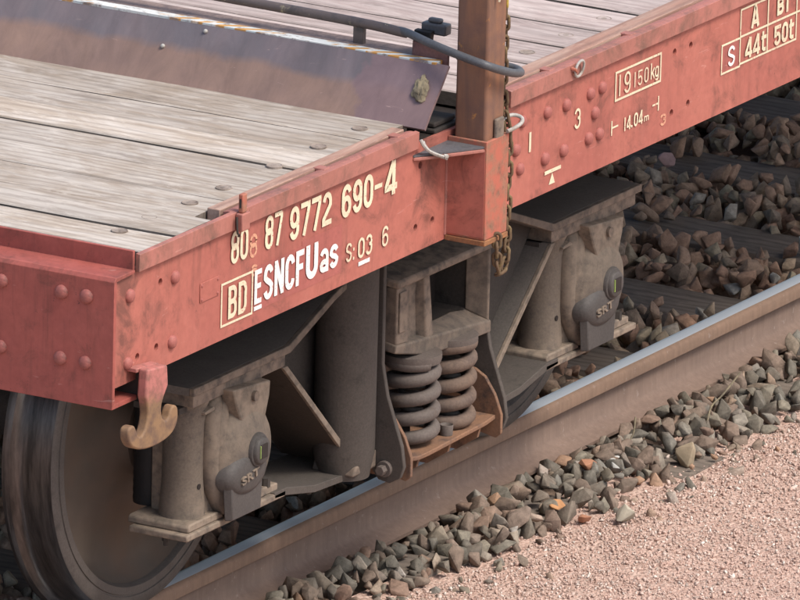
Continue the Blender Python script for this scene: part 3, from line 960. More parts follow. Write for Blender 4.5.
# tie-down hook --------------------------------------------------------------
HP0 = [(-1.934,.960),(-1.842,.951),(-1.836,.90),(-1.857,.872),(-1.866,.850),(-1.861,.826),(-1.845,.813),(-1.830,.817),(-1.822,.832),(-1.812,.841),(-1.797,.839),(-1.788,.826),(-1.789,.80),(-1.805,.779),(-1.835,.767),(-1.885,.762),(-1.945,.766),(-1.990,.780),(-2.012,.800),(-2.018,.825),(-2.010,.836),(-1.992,.836),(-1.983,.826),(-1.975,.810),(-1.960,.801),(-1.945,.807),(-1.934,.822),(-1.928,.845),(-1.931,.870),(-1.940,.895)]
HP = [(v.x, v.z) for v in smoothpath([Vector((x, 0, z)) for x, z in HP0[2:]], 4)]
HP = [HP0[0], HP0[1]] + HP
bm = NB()
prism(bm, HP, 1, -1.404, -1.378)
hk = build('tie_down_hook', bm, M['hook'], W, bevel=.005, segs=3, smooth=50)
hk['label'] = 'double pronged yellowish hook under the corner'
bm = NB()
prism(bm, [(-1.9425, .9605), (-1.8385, .9505), (-1.8385, .940), (-1.9425, .950)], 1, -1.3775, -1.351)
build('painted_shank', bm, M['hook'], hk, bevel=.002)
bm = NB(); box(bm, -1.90, -1.85, -1.376, -1.30, .875, .945)
build('hook_bracket', bm, M['bogie_dark'], hk)

# latch on the lip ------------------------------------------------------------
bm = NB(); box(bm, -1.470, -1.432, -1.385, -1.3648, 1.188, 1.232)
lt = build('latch', bm, M['red_worn'], W, bevel=.003)
bm = NB(); box(bm, -1.463, -1.442, -1.381, -1.368, 1.2325, 1.279)
build('latch_pin', bm, M['pocket'], lt, bevel=.003)
bm = NB(); box(bm, -1.464, -1.4635, -1.377, -1.372, 1.245, 1.268); tube(bm, smoothpath([(-1.475, -1.372, 1.225), (-1.478, -1.376, 1.19), (-1.474, -1.378, 1.182), (-1.472, -1.376, 1.177)], 5), .0028, 6)
build('latch_cord', bm, M['bogie_dark'], lt)

# ring on the right lip
bm = NB()
c_ = Vector((.217, -1.372, 1.219))
tube(bm, [c_ + Vector((math.cos(a)*.021, -.004*math.sin(a), math.sin(a)*.021)) for a in np.linspace(0, 2*PI, 24, endpoint=False)], .0035, 8, closed=True)
rg = build('ring', bm, M['light_steel'], W)
rg['label'] = 'small pale ring hanging on the deck edge'
bm = NB(); tube(bm, [(.187, -1.364, 1.225), (.192, -1.374, 1.222), (.198, -1.374, 1.216), (.197, -1.364, 1.208)], .004, 6)
build('eye', bm, M['pocket'], rg)

# strap end by the pocket
bm = NB()
pth = [(-.574, -1.366, 1.212), (-.570, -1.371, 1.199), (-.556, -1.378, 1.183), (-.536, -1.392, 1.170), (-.520, -1.402, 1.163)]
for i in (0, 1):
    tube(bm, smoothpath([(x+i*.010, y, z-.006*i) for x, y, z in pth], 4), .0042, 6)
tube(bm, smoothpath([pth[-1], (-.512, -1.405, 1.1625), (-.512, -1.402, 1.156)], 3), .006, 6)
se = build('wire_clip', bm, M['light_steel'], W)
se['label'] = 'pale bent wire clip at the end of the deck edge'

# lettering ------------------------------------------------------------------------
def arc(cx, cz, rx, rz, a0, a1, n=9):
    return [(cx+rx*math.cos(R(a0+(a1-a0)*i/n)), cz+rz*math.sin(R(a0+(a1-a0)*i/n))) for i in range(n+1)]
def glyph(c, w, h, t):
    """centre lines of the strokes of a condensed character, in a box w by h, stroke width t: (points, closed)"""
    L, Q, B, T = t/2, w-t/2, t/2, h-t/2
    m, c0 = h*.52, w/2
    r = (Q-L)/2
    k = min(r*1.25, h*.24)
    top = lambda z: arc(c0, z-k, r, k, 180, 0)           # over the top, left to right
    bot = lambda z: arc(c0, z+k, r, k, 0, -180)          # under the bottom, right to left
    loop = lambda a, b: (top(b)+bot(a), True)
    if c in '0O': return [loop(B, T)]
    if c == '8': return [loop(B, m+t*.3), loop(m-t*.3, T)]
    if c == '9': return [loop(h*.42, T), ([(Q, h*.62), (Q, B+k)]+arc(c0, B+k, r, k, 0, -165), False)]
    if c == '6': return [loop(B, h*.58), ([(L, h*.40), (L, T-k)]+arc(c0, T-k, r, k, 180, 15), False)]
    if c == '7': return [([(0, T), (Q, T), (Q, T-h*.12), (w*.36, 0)], False)]
    if c == '1' or c == 'I': return [([(c0, 0), (c0, h)], False)]
    if c == '2': return [(arc(c0, T-k, r, k, 170, 0)+[(Q, h*.60), (L, h*.20), (L, B), (w, B)], False)]
    if c == '3': return [(arc(c0, T-k, r, k, 165, 0)+[(Q, m+k*.55)]+arc(c0, m+k*.4, r, k*.4, 0, -85, 4), False), (arc(c0, m-k*.4, r, k*.4, 85, 0, 4)+[(Q, B+k)]+arc(c0, B+k, r, k, 0, -165), False)]
    if c == '4': return [([(w*.66, h), (t*.35, h*.30), (t*.35, h*.23), (w, h*.23)], False), ([(w*.70, 0), (w*.70, h)], False)]
    if c == '5': return [([(w, T), (L, T), (L, h*.52)]+arc(c0, h*.58-k, r, k, 130, 0)+arc(c0, B+k, r, k, 0, -165), False)]
    if c == 'S': return [(arc(c0, T-k, r, k, 15, 180)+[(L, h*.64), (L+r*.5, h*.56), (Q-r*.5, h*.46), (Q, h*.37)]+arc(c0, B+k, r, k, 0, -165), False)]
    if c == 's': return [(arc(c0, T-k, r, k, 20, 180)+[(L+r*.5, h*.55), (Q-r*.5, h*.46)]+arc(c0, B+k, r, k, 0, -160), False)]
    if c == 'C': return [(arc(c0, T-k, r, k, 5, 180)+arc(c0, B+k, r, k, 180, 355), False)]
    if c == 'U': return [([(L, h), (L, B+k)]+arc(c0, B+k, r, k, 180, 360)+[(Q, h)], False)]
    if c == 'N': return [([(L, 0), (L, h)], False), ([(Q, 0), (Q, h)], False), ([(L*.9, h-t*.2), (Q+L*.1, t*.2)], False)]
    if c == 'E': return [([(w, T), (L, T), (L, B), (w, B)], False), ([(L, m), (w*.9, m)], False)]
    if c == 'F': return [([(w, T), (L, T), (L, 0)], False), ([(L, m), (w*.88, m)], False)]
    if c == 'D': return [([(L, B), (L, T), (c0*.9, T)]+arc(c0, T-k, r, k, 80, 0)+arc(c0, B+k, r, k, 0, -80)+[(c0*.9, B)], True)]
    if c == 'B': return [([(L, m), (L, T), (c0*.9, T)]+arc(c0, T-k*.8, r*.95, k*.8, 80, 0)+arc(c0, m+k*.8, r*.95, k*.8, 0, -80), True), ([(L, B), (L, m-t*.1), (c0*.9, m-t*.1)]+arc(c0, m-k*.8, r, k*.8, 80, 0)+arc(c0, B+k*.8, r, k*.8, 0, -80), True)]
    if c == 'A': return [([(t*.35, 0), (c0-t*.12, h), (c0+t*.12, h), (w-t*.35, 0)], False), ([(w*.22, h*.26), (w*.78, h*.26)], False)]
    if c == 'a': return [(arc(c0, T-k, r, k, 160, 0)+[(Q, 0)], False), (arc(c0, B+k*.7, r, k*.7, 20, 360, 14), True)]
    if c == 't': return [([(w*.35, h), (w*.35, B+r*.5), (w*.55, B), (w*.95, B)], False), ([(0, h*.70), (w, h*.70)], False)]
    if c == 'k': return [([(L, 0), (L, h)], False), ([(w, h*.66), (L+t*.3, h*.30)], False), ([(w*.42, h*.42), (w, 0)], False)]
    if c == 'g': return [loop(h*.30, T), ([(Q, T), (Q, B+k*.6)]+arc(c0, B+k*.6, r, k*.6, 0, -165), False)]
    if c == 'm': return [([(L, 0), (L, h)], False), (arc(w*.30, T-h*.12, w*.30-L, h*.12, 180, 0)+[(w*.60-L, 0)], False), (arc(w*.72, T-h*.12, w*.28-L, h*.12, 180, 0)+[(Q, 0)], False)]
    if c == 'r': return [([(L, 0), (L, h)], False), (arc(c0+r*.3, T-k, r, k, 180, 60), False)]
    return []
def ribbon(bm, pts, t, closed, x0, z0, y):
    P = [Vector((a, b)) for a, b in pts]
    q = [P[0]]
    for p in P[1:]:
        if (p-q[-1]).length > t*.04: q.append(p)
    if closed and (q[0]-q[-1]).length < t*.04: q.pop()
    P = q; n = len(P)
    lo, hi = [], []
    for i in range(n):
        if closed: a, b = P[i]-P[i-1], P[(i+1) % n]-P[i]
        else: a = P[i]-P[i-1] if i else P[1]-P[0]; b = P[i+1]-P[i] if i < n-1 else P[i]-P[i-1]
        a.normalize(); b.normalize()
        na, nb = Vector((-a.y, a.x)), Vector((-b.y, b.x))
        mt = (na+nb)
        if mt.length < .3: mt = na
        mt.normalize()
        f = min(1/max(.35, mt.dot(na)), 1.8)*t/2
        for lst, sg in ((lo, -1), (hi, 1)):
            v = P[i]+mt*f*sg
            lst.append(bm.verts.new((x0+v.x, y, z0+v.y)))
    for i in range(n if closed else n-1):
        j = (i+1) % n
        try: bm.faces.new((lo[i], lo[j], hi[j], hi[i]))
        except ValueError: pass
def letter(c, x0, x1, z0, z1, mat, t):
    bm = NB()
    for i, (pts, closed) in enumerate(glyph(c, x1-x0, z1-z0, t)):
        ribbon(bm, pts, t, closed, x0, z0, YS-(.0011 if mat is M['ghost'] else .0032)-.00018*i)
    if not bm.faces:
        box(bm, x0, x1, YS-.0020, YS-.0012, z0, z1)
    for f in bm.faces:
        f.normal_update()
        if f.normal.y > 0: f.normal_flip()
    return build('lettering', bm, mat, sill, recalc=False, smooth=180)
LAY = [0]
def strip(quads, mat, name='painted_line'):
    bm = NB()
    LAY[0] = (LAY[0]+1) % 9
    e = .00011*LAY[0]
    for a, b, c, d in quads: box(bm, a, b, YS-.0020-e, YS-.0012-e*.5, c, d)
    return build(name, bm, mat, sill)
def frame(x0, x1, z0, z1, w, mat):
    return strip([(x0, x1, z0, z0+w), (x0, x1, z1-w, z1), (x0, x0+w, z0+w, z1-w), (x1-w, x1, z0+w, z1-w)], mat, 'painted_frame')
Wh, Cr, Gh = M['white'], M['cream'], M['ghost']
def word(s, x0, x1, z0, h, mat, gap=.18, bold=.22):
    """condensed characters; bold = stroke width as a share of the slot width"""
    wid = {'1': .5, 'I': .35, '-': .7, '.': .3, 't': .75, 'm': 1.3, ' ': .7, 'E': .9, 'F': .85}
    tot = sum(wid.get(c, 1) for c in s)
    u = (x1-x0)/(tot+gap*(len(s)-1)); x = x0
    for c in s:
        w_ = wid.get(c, 1)*u
        zl, zh = z0, z0+h
        if c in 'as': zh = z0+h*.74
        if c == 'm': zh = z0+h*.7
        if c == 'g': zl, zh = z0-h*.22, z0+h*.70
        if c == '.': zh = z0+h*.17
        letter(c, x, x+w_, zl, zh, mat, bold*u)
        x += w_+gap*u
word('80', -1.466, -1.385, 1.100, .081, Cr, .16, .30)
word('8', -1.374, -1.338, 1.093, .060, Gh)
word('87', -1.304, -1.221, 1.098, .084, Cr, .16, .30)
word('9772', -1.186, -.984, 1.093, .084, Cr, .16, .30)
word('690', -.935, -.782, 1.091, .084, Cr, .16, .30)
strip([(-.773, -.736, 1.128, 1.139)], Cr)
word('4', -.722, -.664, 1.097, .086, Cr, .16, .28)
frame(-1.507, -1.356, .952, 1.062, .0055, Cr)
word('BD', -1.474, -1.386, .966, .082, Cr, .2, .30)
word('E', -1.350, -1.316, .973, .086, Wh, .2, .34)
strip([(-1.349, -1.312, .957, .967)], Wh)
word('SNCF', -1.306, -1.113, .972, .088, Wh, .14, .33)
word('U', -1.103, -1.045, .974, .088, Wh, .2, .32)
word('as', -1.036, -.946, .976, .082, Wh, .12, .32)
word('8', -1.365, -1.335, 1.045, .030, Gh)
word('S', -.908, -.880, .974, .048, Cr)
strip([(-.872, -.866, .974, .981), (-.872, -.866, .997, 1.004)], Cr)
word('03', -.849, -.780, .970, .052, Cr, .2, .24)
strip([(-.844, -.789, .951, .961)], Wh)
word('6', -.731, -.701, .972, .052, Cr)
strip([(.002, .012, 1.047, 1.098)], Cr)
word('3', .233, .264, 1.053, .053, Cr)
strip([(.087, .170, .968, .977)], Cr)
bm = NB(); prism(bm, [(.112, .938), (.142, .938), (.127, .966)], 1, YS-.0022, YS-.0012); build('painted_mark', bm, Cr, sill)
frame(.443, .684, 1.078, 1.156, .0055, Cr)
word('19', .458, .522, 1.089, .056, Cr, .5, .20)
word('150', .540, .616, 1.094, .040, Cr, .55, .20)
word('kg', .628, .670, 1.096, .042, Cr, .2, .26)
strip([(.430, .435, .993, 1.031), (.435, .466, 1.010, 1.0145), (.674, .679, 1.004, 1.042), (.645, .674, 1.021, 1.0255)], Cr)
word('14.04', .494, .593, .990, .036, Cr, .25, .26)
word('m', .600, .624, .992, .020, Cr, .2, .20)
word('3', .690, .720, .958, .032, Gh)
frame(1.008, 1.110, 1.022, 1.102, .005, Cr)
frame(1.105, 1.258, 1.0275, 1.104, .005, Cr)
frame(1.2535, 1.415, 1.0275, 1.104, .005, Cr)
frame(1.105, 1.258, 1.0995, 1.176, .005, Cr)
frame(1.2535, 1.415, 1.0995, 1.176, .005, Cr)
strip([(1.415, 1.56, 1.0995, 1.104), (1.415, 1.56, 1.171, 1.176)], Cr)
word('S', 1.042, 1.079, 1.036, .054, Wh)
word('A', 1.164, 1.205, 1.112, .056, Cr, .2, .28)
word('44t', 1.136, 1.248, 1.037, .054, Cr, .16, .27)
word('B1', 1.303, 1.367, 1.115, .049, Cr, .3, .30)
word('50t', 1.292, 1.398, 1.036, .054, Cr, .16, .30)

# ------------------------------------------------------------ running gear
FZ = lambda a: a
def frame_side(s):
    """side frame; s = -1 near side, 1 far side"""
    def yy(v): return v if s < 0 else -v
    fr = empty('side_frame', (0, 0, 0), None, None); fr.parent = W
    mt = M['bogie']
    for d in (-1, 1):
        X = lambda v: d*v
        # top flange over the axle box, rising to the middle
        bm = NB()
        pl = [(X(1.135), .640), (X(1.135), .660), (X(.672), .660), (X(.45), .742), (X(.24), .80), (X(.24), .782), (X(.452), .722), (X(.665), .640)]
        prism(bm, pl, 1, yy(-1.066), yy(-1.052))
        build('flange_edge', bm, mt, fr, bevel=.002)
        bm = NB(); prism(bm, pl, 1, yy(-1.0518), yy(-.84))
        build('top_flange', bm, M['flange_tone'], fr)
        bm = NB()
        prism(bm, [(X(1.12), .606), (X(1.12), .6385), (X(.675), .6385), (X(.675), .606)], 1, yy(-1.056), yy(-.86))
        build('lower_pad', bm, mt, fr, bevel=.002)
        # diagonal flange
        bm = NB()
        prism(bm, [(X(.690), .6055), (X(.668), .6055), (X(.302), .262), (X(.326), .262)], 1, yy(-1.060), yy(-1.050))
        build('flange_edge', bm, M['box'], fr, bevel=.0015)
        bm = NB(); prism(bm, [(X(.690), .6055), (X(.668), .6055), (X(.302), .262), (X(.326), .262)], 1, yy(-1.0498), yy(-.85))
        build('diagonal_flange', bm, M['flange_tone'] if d > 0 else M['bogie_brown'], fr)
        # lower flange
        bm = NB()
        prism(bm, [(X(.26), .232), (X(.26), .2480), (X(.36), .2515), (X(.52), .262), (X(.66), .291), (X(.72), .291), (X(.72), .276), (X(.665), .272), (X(.52), .243), (X(.36), .235)], 1, yy(-1.062), yy(-.85))
        build('lower_flange', bm, M['bogie_mid'], fr, bevel=.0015)
        # web, well inside, shade put into its darker steel
        bm = NB()
        yw0, yw1 = (yy(-.955), yy(-.943)) if d < 0 else (yy(-1.000), yy(-.988))
        prism(bm, [(X(.668), .639), (X(.452), .7215), (X(.27), .754), (X(.27), .262), (X(.314), .262)], 1, yw0, yw1)
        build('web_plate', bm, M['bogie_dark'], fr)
        if d < 0:
            # rounded column beside the spring nest
            bm = NB()
            lathe(bm, [(0, .236), (.066, .236), (.070, .262), (.078, .30), (.078, .80), (0, .80)], (X(.325), yy(-1.030), 0), 'z', 32)
            build('column', bm, M['bogie_mid'], fr)
            bm = NB()
            prism(bm, [(X(.29), .2515), (X(.385), .2515), (X(.372), .276), (X(.31), .298), (X(.27), .300), (X(.27), .2515)], 1, yy(-1.094), yy(-.97))
            build('column_foot', bm, mt, fr, bevel=.006)
        # pedestal plate with its lug (faces along the track)
        bm = NB()
        pl = [(yy(-.86), .86), (yy(-1.100), .86), (yy(-1.102), .52), (yy(-1.118), .44), (yy(-1.163), .315), (yy(-1.171), .262), (yy(-1.160), .232), (yy(-1.130), .215), (yy(-1.098), .220), (yy(-1.078), .245), (yy(-1.05), .262), (yy(-.86), .262)]
        prism(bm, pl, 0, X(.268), X(.254))
        build('pedestal_plate', bm, M['bogie_mid'], fr, bevel=.0025)
        # hinge bolt
        bm = NB()
        cyl(bm, (0, yy(-1.118), .252), .021, X(.255), X(.2785), 'x', 20)
        cyl(bm, (0, yy(-1.118), .252), .0135, X(.2785), X(.298), 'x', 6)
        build('hinge_bolt', bm, M['spring'], fr, bevel=.0015)
        # rivet heads on the lower flange
        for xx in (.40, .50):
            bm = NB(); lathe(bm, [(.010, 0), (.009, -.006), (0, -.010)], (X(xx), yy(-1.03), .236), 'z', 12)
            build('bolt', bm, M['bogie_dark'], fr)
    # bolster end: open casting with window
    bm = NB()
    o_ = [(-.238, .530), (-.236, .690), (-.222, .700), (.248, .700), (.256, .690), (.250, .545), (.205, .515), (-.03, .508), (-.215, .515)]
    inn = [(-.070, .556), (-.058, .690), (.150, .690), (.150, .560), (.140, .552)]
    yf, yb, ym = yy(-1.115), yy(-.88), yy(-1.060)
    prism(bm, [(-.222, .545), (-.222, .708), (.040, .708), (.040, .690), (.040, .540), (.055, .528), (.055, .500), (-.06, .500)], 1, ym, yb)   # left block
    prism(bm, [(.040, .540), (.060, .528), (.215, .534), (.228, .545), (.252, .515), (.240, .490), (.055, .495)], 1, yy(-1.0605), yy(-.90))    # sill of the opening
    prism(bm, [(.228, .535), (.228, .708), (.252, .708), (.252, .510)], 1, yy(-1.0595), yb)                  # right wall
    prism(bm, [(.040, .690), (.040, .708), (.228, .708), (.228, .694), (.216, .684), (.056, .680)], 1, yy(-1.0592), yb)
    build('bolster_body', bm, M['bogie_dark'], fr, bevel=.004)  # inner faces darkened, the opening's shade put into the colour
    bm = NB()
    frustum_prism(bm, [(.222, .540), (.222, .712), (.253, .712), (.253, .515)], yy(-1.0585), [(.2445, .515), (.2445, .712), (.254, .712), (.254, .505)], yf, 1)    # right fin
    # ledge along the bottom, sloping up to the opening
    a_, b_ = yy(-1.120), yy(-1.058)
    frustum_prism(bm, [(-.235, .541), (-.228, .560), (.020, .537), (.145, .525), (.2555, .513), (.2555, .482), (.06, .489), (-.06, .497), (-.20, .532)], a_,
                      [(-.228, .545), (-.222, .575), (.020, .5500), (.145, .5520), (.2555, .535), (.2555, .490), (.06, .494), (-.06, .503), (-.19, .537)], b_, 1)
    prism(bm, [(-.170, .545), (-.170, .709), (-.070, .709), (-.060, .545)], 1, yy(-1.094), yy(-1.0590))
    # post at the left edge
    prism(bm, [(-.224, .560), (-.224, .710), (-.168, .710), (-.160, .553)], 1, yf, yy(-1.0575))
    # tapered rib
    frustum_prism(bm, [(-.085, .710), (.036, .710), (.040, .545), (-.115, .545)], yy(-1.0570), [(-.090, .710), (-.066, .710), (-.036, .541), (-.072, .541)], yf, 1)
    build('bolster_end', bm, M['bogie'], fr, bevel=.006, segs=3)
    bm = NB()   # sloping roof slab
    frustum_prism(bm, [(-.228, .706), (-.228, .7275), (.259, .724), (.259, .703)], yy(-1.122), [(-.290, .750), (-.290, .775), (.262, .765), (.262, .742)], yy(-.86), 1)
    build('bolster_top', bm, M['bogie'], fr, bevel=.006)
    bm = NB(); box(bm, -.216, -.180, yy(-1.1152), yy(-1.120), .590, .695); build('pad_plate', bm, M['bogie'], fr, bevel=.003)
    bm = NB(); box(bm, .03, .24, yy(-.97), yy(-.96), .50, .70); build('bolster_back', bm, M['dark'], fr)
    # spring tray
    bm = NB()
    prism(bm, [(-.2095, yy(-.98)), (-.2095, yy(-1.160)), (-.19, yy(-1.170)), (-.14, yy(-1.172)), (.17, yy(-1.160)), (.236, yy(-1.150)), (.236, yy(-.98))], 2, .262, .274)
    tr = build('spring_tray', bm, M['tray'], W, bevel=.0025)
    tr['label'] = 'rusty orange tray carrying the coil springs'
    for d in (-1, 1):
        bm = NB()
        pl = [(yy(-.99), .40), (yy(-1.085), .385), (yy(-1.115), .368), (yy(-1.145), .325), (yy(-1.165), .275), (yy(-1.165), .225), (yy(-1.150), .212), (yy(-1.10), .222), (yy(-.99), .24)]
        xa = .2375 if d > 0 else .210
        prism(bm, pl, 0, d*(xa+.0115), d*xa)
        build('tray_cheek', bm, M['tray'], tr, bevel=.002)
    for xx in (-.16, 0, .15):
        bm = NB(); prism(bm, [(yy(-1.155), .2615), (yy(-1.148), .235), (yy(-1.09), .196), (yy(-1.0), .196), (yy(-1.0), .2615)], 0, xx-.005, xx+.005)
        build('tray_rib', bm, M['tray'], tr)
    # springs
    for i, (sx, sy, ph, mt2) in enumerate(((-.096, -1.092, .6, M['spring']), (.098, -1.086, 2.2, M['spring_rust']))):
        bm = NB()
        z0_, z1_, nturn, R0, wr = .283, .500, 4.6, .0565, .0178
        pts = []
        N = 150
        for k in range(N+1):
            u = k/N
            a = ph + u*nturn*2*PI
            # flattened end turns
            zt_ = z0_+wr*.55 + (z1_-z0_-wr*1.1)*max(0, min(1, (u-.07)/.86))
            pts.append((sx+R0*math.cos(a), yy(sy)+R0*math.sin(a), zt_))
        tube(bm, pts, wr, 12)
        sp = build('coil_spring', bm, mt2, W, smooth=60)
        bm = NB()
        pts = []
        for k in range(N+1):
            u = k/N; a = ph - u*6.5*2*PI
            pts.append((sx+.0265*math.cos(a), yy(sy)+.0265*math.sin(a), .283+.215*u))
        tube(bm, pts, .0085, 8)
        build('inner_spring', bm, M['bogie_dark'], sp, smooth=60)
        bm = NB(); lathe(bm, [(0, .488), (.071, .488), (.074, .498), (.074, .511), (0, .511)], (sx, yy(sy), 0), 'z', 28)
        build('spring_seat', bm, M['spring'], sp)
    bm = NB(); lathe(bm, [(0, .2745), (.016, .2745), (.0175, .30), (.0165, .302), (0.012, .295), (0, .294)], (.01, yy(-1.135), 0), 'z', 18)
    build('spring_stop', bm, M['spring'], tr)

def stained(xc, yc):
    m_ = M['box'].copy(); m_.name = 'stained_axle_box'
    nt = m_.node_tree; b = nt.nodes['Principled BSDF']
    src = b.inputs['Base Color'].links[0].from_socket
    tc = nt.nodes.new('ShaderNodeTexCoord')
    mp = nt.nodes.new('ShaderNodeMapping'); mp.inputs['Location'].default_value = (-xc+.03, -yc, -.385)
    nt.links.new(tc.outputs['Object'], mp.inputs[0])
    sc = nt.nodes.new('ShaderNodeVectorMath'); sc.operation = 'MULTIPLY'; sc.inputs[1].default_value = (10.0, 3.0, 12.0)
    nt.links.new(mp.outputs[0], sc.inputs[0])
    ln = nt.nodes.new('ShaderNodeVectorMath'); ln.operation = 'LENGTH'; nt.links.new(sc.outputs[0], ln.inputs[0])
    nz = nt.nodes.new('ShaderNodeTexNoise'); nz.inputs['Scale'].default_value = 16; nz.inputs['Detail'].default_value = 5
    nt.links.new(tc.outputs['Object'], nz.inputs['Vector'])
    ad = nt.nodes.new('ShaderNodeMath'); ad.operation = 'MULTIPLY_ADD'; ad.inputs[1].default_value = 1.3; nt.links.new(nz.outputs['Fac'], ad.inputs[0]); nt.links.new(ln.outputs['Value'], ad.inputs[2])
    rp_ = nt.nodes.new('ShaderNodeValToRGB'); nt.links.new(ad.outputs[0], rp_.inputs[0])
    e = rp_.color_ramp.elements; e[0].position = .95; e[0].color = (.85, .85, .85, 1); e[1].position = 1.0; e[1].color = (0, 0, 0, 1)
    e[0].position = .0
    mr = nt.nodes.new('ShaderNodeMapRange'); mr.inputs[1].default_value = .95; mr.inputs[2].default_value = 1.6; mr.inputs[3].default_value = .85; mr.inputs[4].default_value = 0.0
    nt.links.new(ad.outputs[0], mr.inputs[0])
    nt.nodes.remove(rp_)
    mx = nt.nodes.new('ShaderNodeMix'); mx.data_type = 'RGBA'; nt.links.new(mr.outputs[0], mx.inputs[0]); nt.links.new(src, mx.inputs[6]); mx.inputs[7].default_value = (.055, .052, .055, 1)
    nt.links.new(mx.outputs[2], b.inputs['Base Color'])
    return m_
def axle_box(xc, s):
    def yy(v): return v if s < 0 else -v
    ab = empty('axle_box', (0, 0, 0), None, None); ab.parent = W
    ab['label'] = 'dusty cast axle box with round bulging cover'
    mt = stained(xc, s*1.09)
    # central body: profile lofted
    bm = NB()
    for d, r_, x_ in ((-1, .054, -.143), (1, .060, .095)):
        lathe(bm, [(0, .298), (r_+.004, .298), (r_+.001, .345), (r_-.003, .40), (r_-.003, .54), (r_+.003, .585), (r_+.012, .606), (0, .606)], (xc+x_, yy(-.985), 0), 'z', 40)
    prism(bm, [(xc-.15, yy(-.90)), (xc-.145, yy(-1.020)), (xc-.06, yy(-1.035)), (xc+.06, yy(-1.040)), (xc+.10, yy(-1.020)), (xc+.12, yy(-.90))], 2, .300, .6055)
    build('housing', bm, mt, ab, bevel=.004, smooth=50)
    # rib flowing down between the spring pocket and the cover
    bm = NB()
    for d, x_ in ((-1, -.088),):
        pa = smoothpath([(xc+x_+.030, yy(-1.020), .605), (xc+x_+.006, yy(-1.030), .575), (xc+x_-.008, yy(-1.034), .52), (xc+x_-.010, yy(-1.036), .45), (xc+x_-.002, yy(-1.036), .39), (xc+x_+.020, yy(-1.036), .34), (xc+x_+.045, yy(-1.036), .30)], 5)
        tube(bm, pa, .026, 14, radii=[.020+.010*math.sin(PI*i/(len(pa)-1)) for i in range(len(pa))])
    pa = smoothpath([(xc-.035, yy(-1.030), .60), (xc-.060, yy(-1.034), .56), (xc-.080, yy(-1.038), .50), (xc-.072, yy(-1.040), .40), (xc-.05, yy(-1.042), .33), (xc-.03, yy(-1.042), .30)], 5)
    tube(bm, pa, .022, 14, radii=[.018+.016*math.sin(PI*i/(len(pa)-1)) for i in range(len(pa))])
    build('housing_rib', bm, mt, ab, smooth=70)
    # small moulded tab under the top plate
    bm = NB(); prism(bm, [(xc-.150, .577), (xc-.108, .583), (xc-.098, .573), (xc-.150, .570)], 1, yy(-1.00), yy(-1.050))
    build('tab', bm, mt, ab, bevel=.002)
    # bulging cover
    bm = NB()
    sg = -1 if s < 0 else 1
    lathe(bm, [(.139, sg*.99), (.138, sg*1.020), (.134, sg*1.042), (.123, sg*1.064), (.102, sg*1.083), (.066, sg*1.096), (.035, sg*1.102), (0, sg*1.103)], (xc+.016, 0, .443), 'y', 48)
    build('cover', bm, mt, ab, smooth=60)
    # bolted shield plate above
    bm = NB()
    frustum_prism(bm, [(xc-.078, .622), (xc+.112, .606), (xc+.108, .566), (xc+.095, .50), (xc-.015, .50), (xc-.035, .528), (xc-.058, .570)], yy(-1.045),
                      [(xc-.074, .620), (xc+.108, .604), (xc+.104, .566), (xc+.085, .515), (xc-.012, .515), (xc-.032, .533), (xc-.054, .572)], yy(-1.084), 1)
    build('shield', bm, mt, ab, bevel=.004)
    bm = NB(); cyl(bm, (xc+.026, 0, .584), .013, yy(-1.084), yy(-1.093), 'y', 14); 
    build('bolt', bm, M['bogie'], ab)
    # speed-sensor style port with square hole
    bm = NB()
    pr = [(.044, 1.085), (.044, 1.103), (.041, 1.109), (.036, 1.110), (.034, 1.117), (.031, 1.120), (.013, 1.120)]
    lathe(bm, [(a, sg*b) for a, b in pr], (xc+.020, 0, .450), 'y', 28)
    pt = build('port', bm, M['grease'], ab, smooth=50)
    bm = NB()
    box(bm, xc+.004, xc+.036, yy(-1.110), yy(-1.1225), .432, .468)
    build('square_hole_shade', bm, M['dark'], ab, bevel=.001)  # dark block painting the shade inside the square hole
    bm = NB()
    box(bm, xc+.0005, xc+.0035, yy(-1.1195), yy(-1.1225), .434, .466)
    build('green_mark', bm, M['lime'], ab)
    # nose under the port
    bm = NB()
    lathe(bm, [(.100, sg*1.060), (.096, sg*1.082), (.084, sg*1.097), (.064, sg*1.104), (0, sg*1.107)], (xc-.010, 0, 0), 'y', 40)
    for v in bm.verts: v.co.z = .398 + v.co.z*.60
    frustum_prism(bm, [(xc-.098, .375), (xc+.072, .372), (xc+.062, .288), (xc-.088, .288)], yy(-1.074), [(xc-.086, .375), (xc+.062, .372), (xc+.056, .290), (xc-.080, .290)], yy(-1.094), 1)
    nz = build('nose', bm, M['grease'], ab, bevel=.003, smooth=50)
    # cast letters
    cu = bpy.data.curves.new('t', 'FONT'); cu.body = 'SRT'; cu.size = .028; cu.extrude = .0035; cu.offset = .0008; cu.space_character = 1.05
    o = bpy.data.objects.new('t', cu); col.objects.link(o)
    dg = bpy.context.evaluated_depsgraph_get(); dg.update()
    me = bpy.data.meshes.new_from_object(o.evaluated_get(dg)); bpy.data.objects.remove(o)
    me.materials.clear(); me.materials.append(mt)
    lo = bpy.data.objects.new('cast_letters', me); col.objects.link(lo); lo.parent = ab
    lo.scale = (1.75, 1, 1); lo.location = (xc-.062, yy(-1.106), .378); lo.rotation_euler = (R(90), R(-8), 0 if s < 0 else PI)
    # small drain hole, a dark plug standing in for its shade
    bm = NB(); cyl(bm, (xc-.150, 0, .386), .0075, yy(-1.01), yy(-1.0375), 'y', 12)
    build('drain_hole', bm, M['dark'], ab)
    # base slabs
    bm = NB()
    prism(bm, [(xc-.245, .270), (xc+.235, .270), (xc+.235, .288), (xc-.245, .287)], 1, yy(-1.062), yy(-.895))
    prism(bm, [(xc-.226, .2872), (xc-.055, .2872), (xc-.062, .298), (xc-.085, .308), (xc-.216, .308), (xc-.226, .302)], 1, yy(-1.054), yy(-.88))
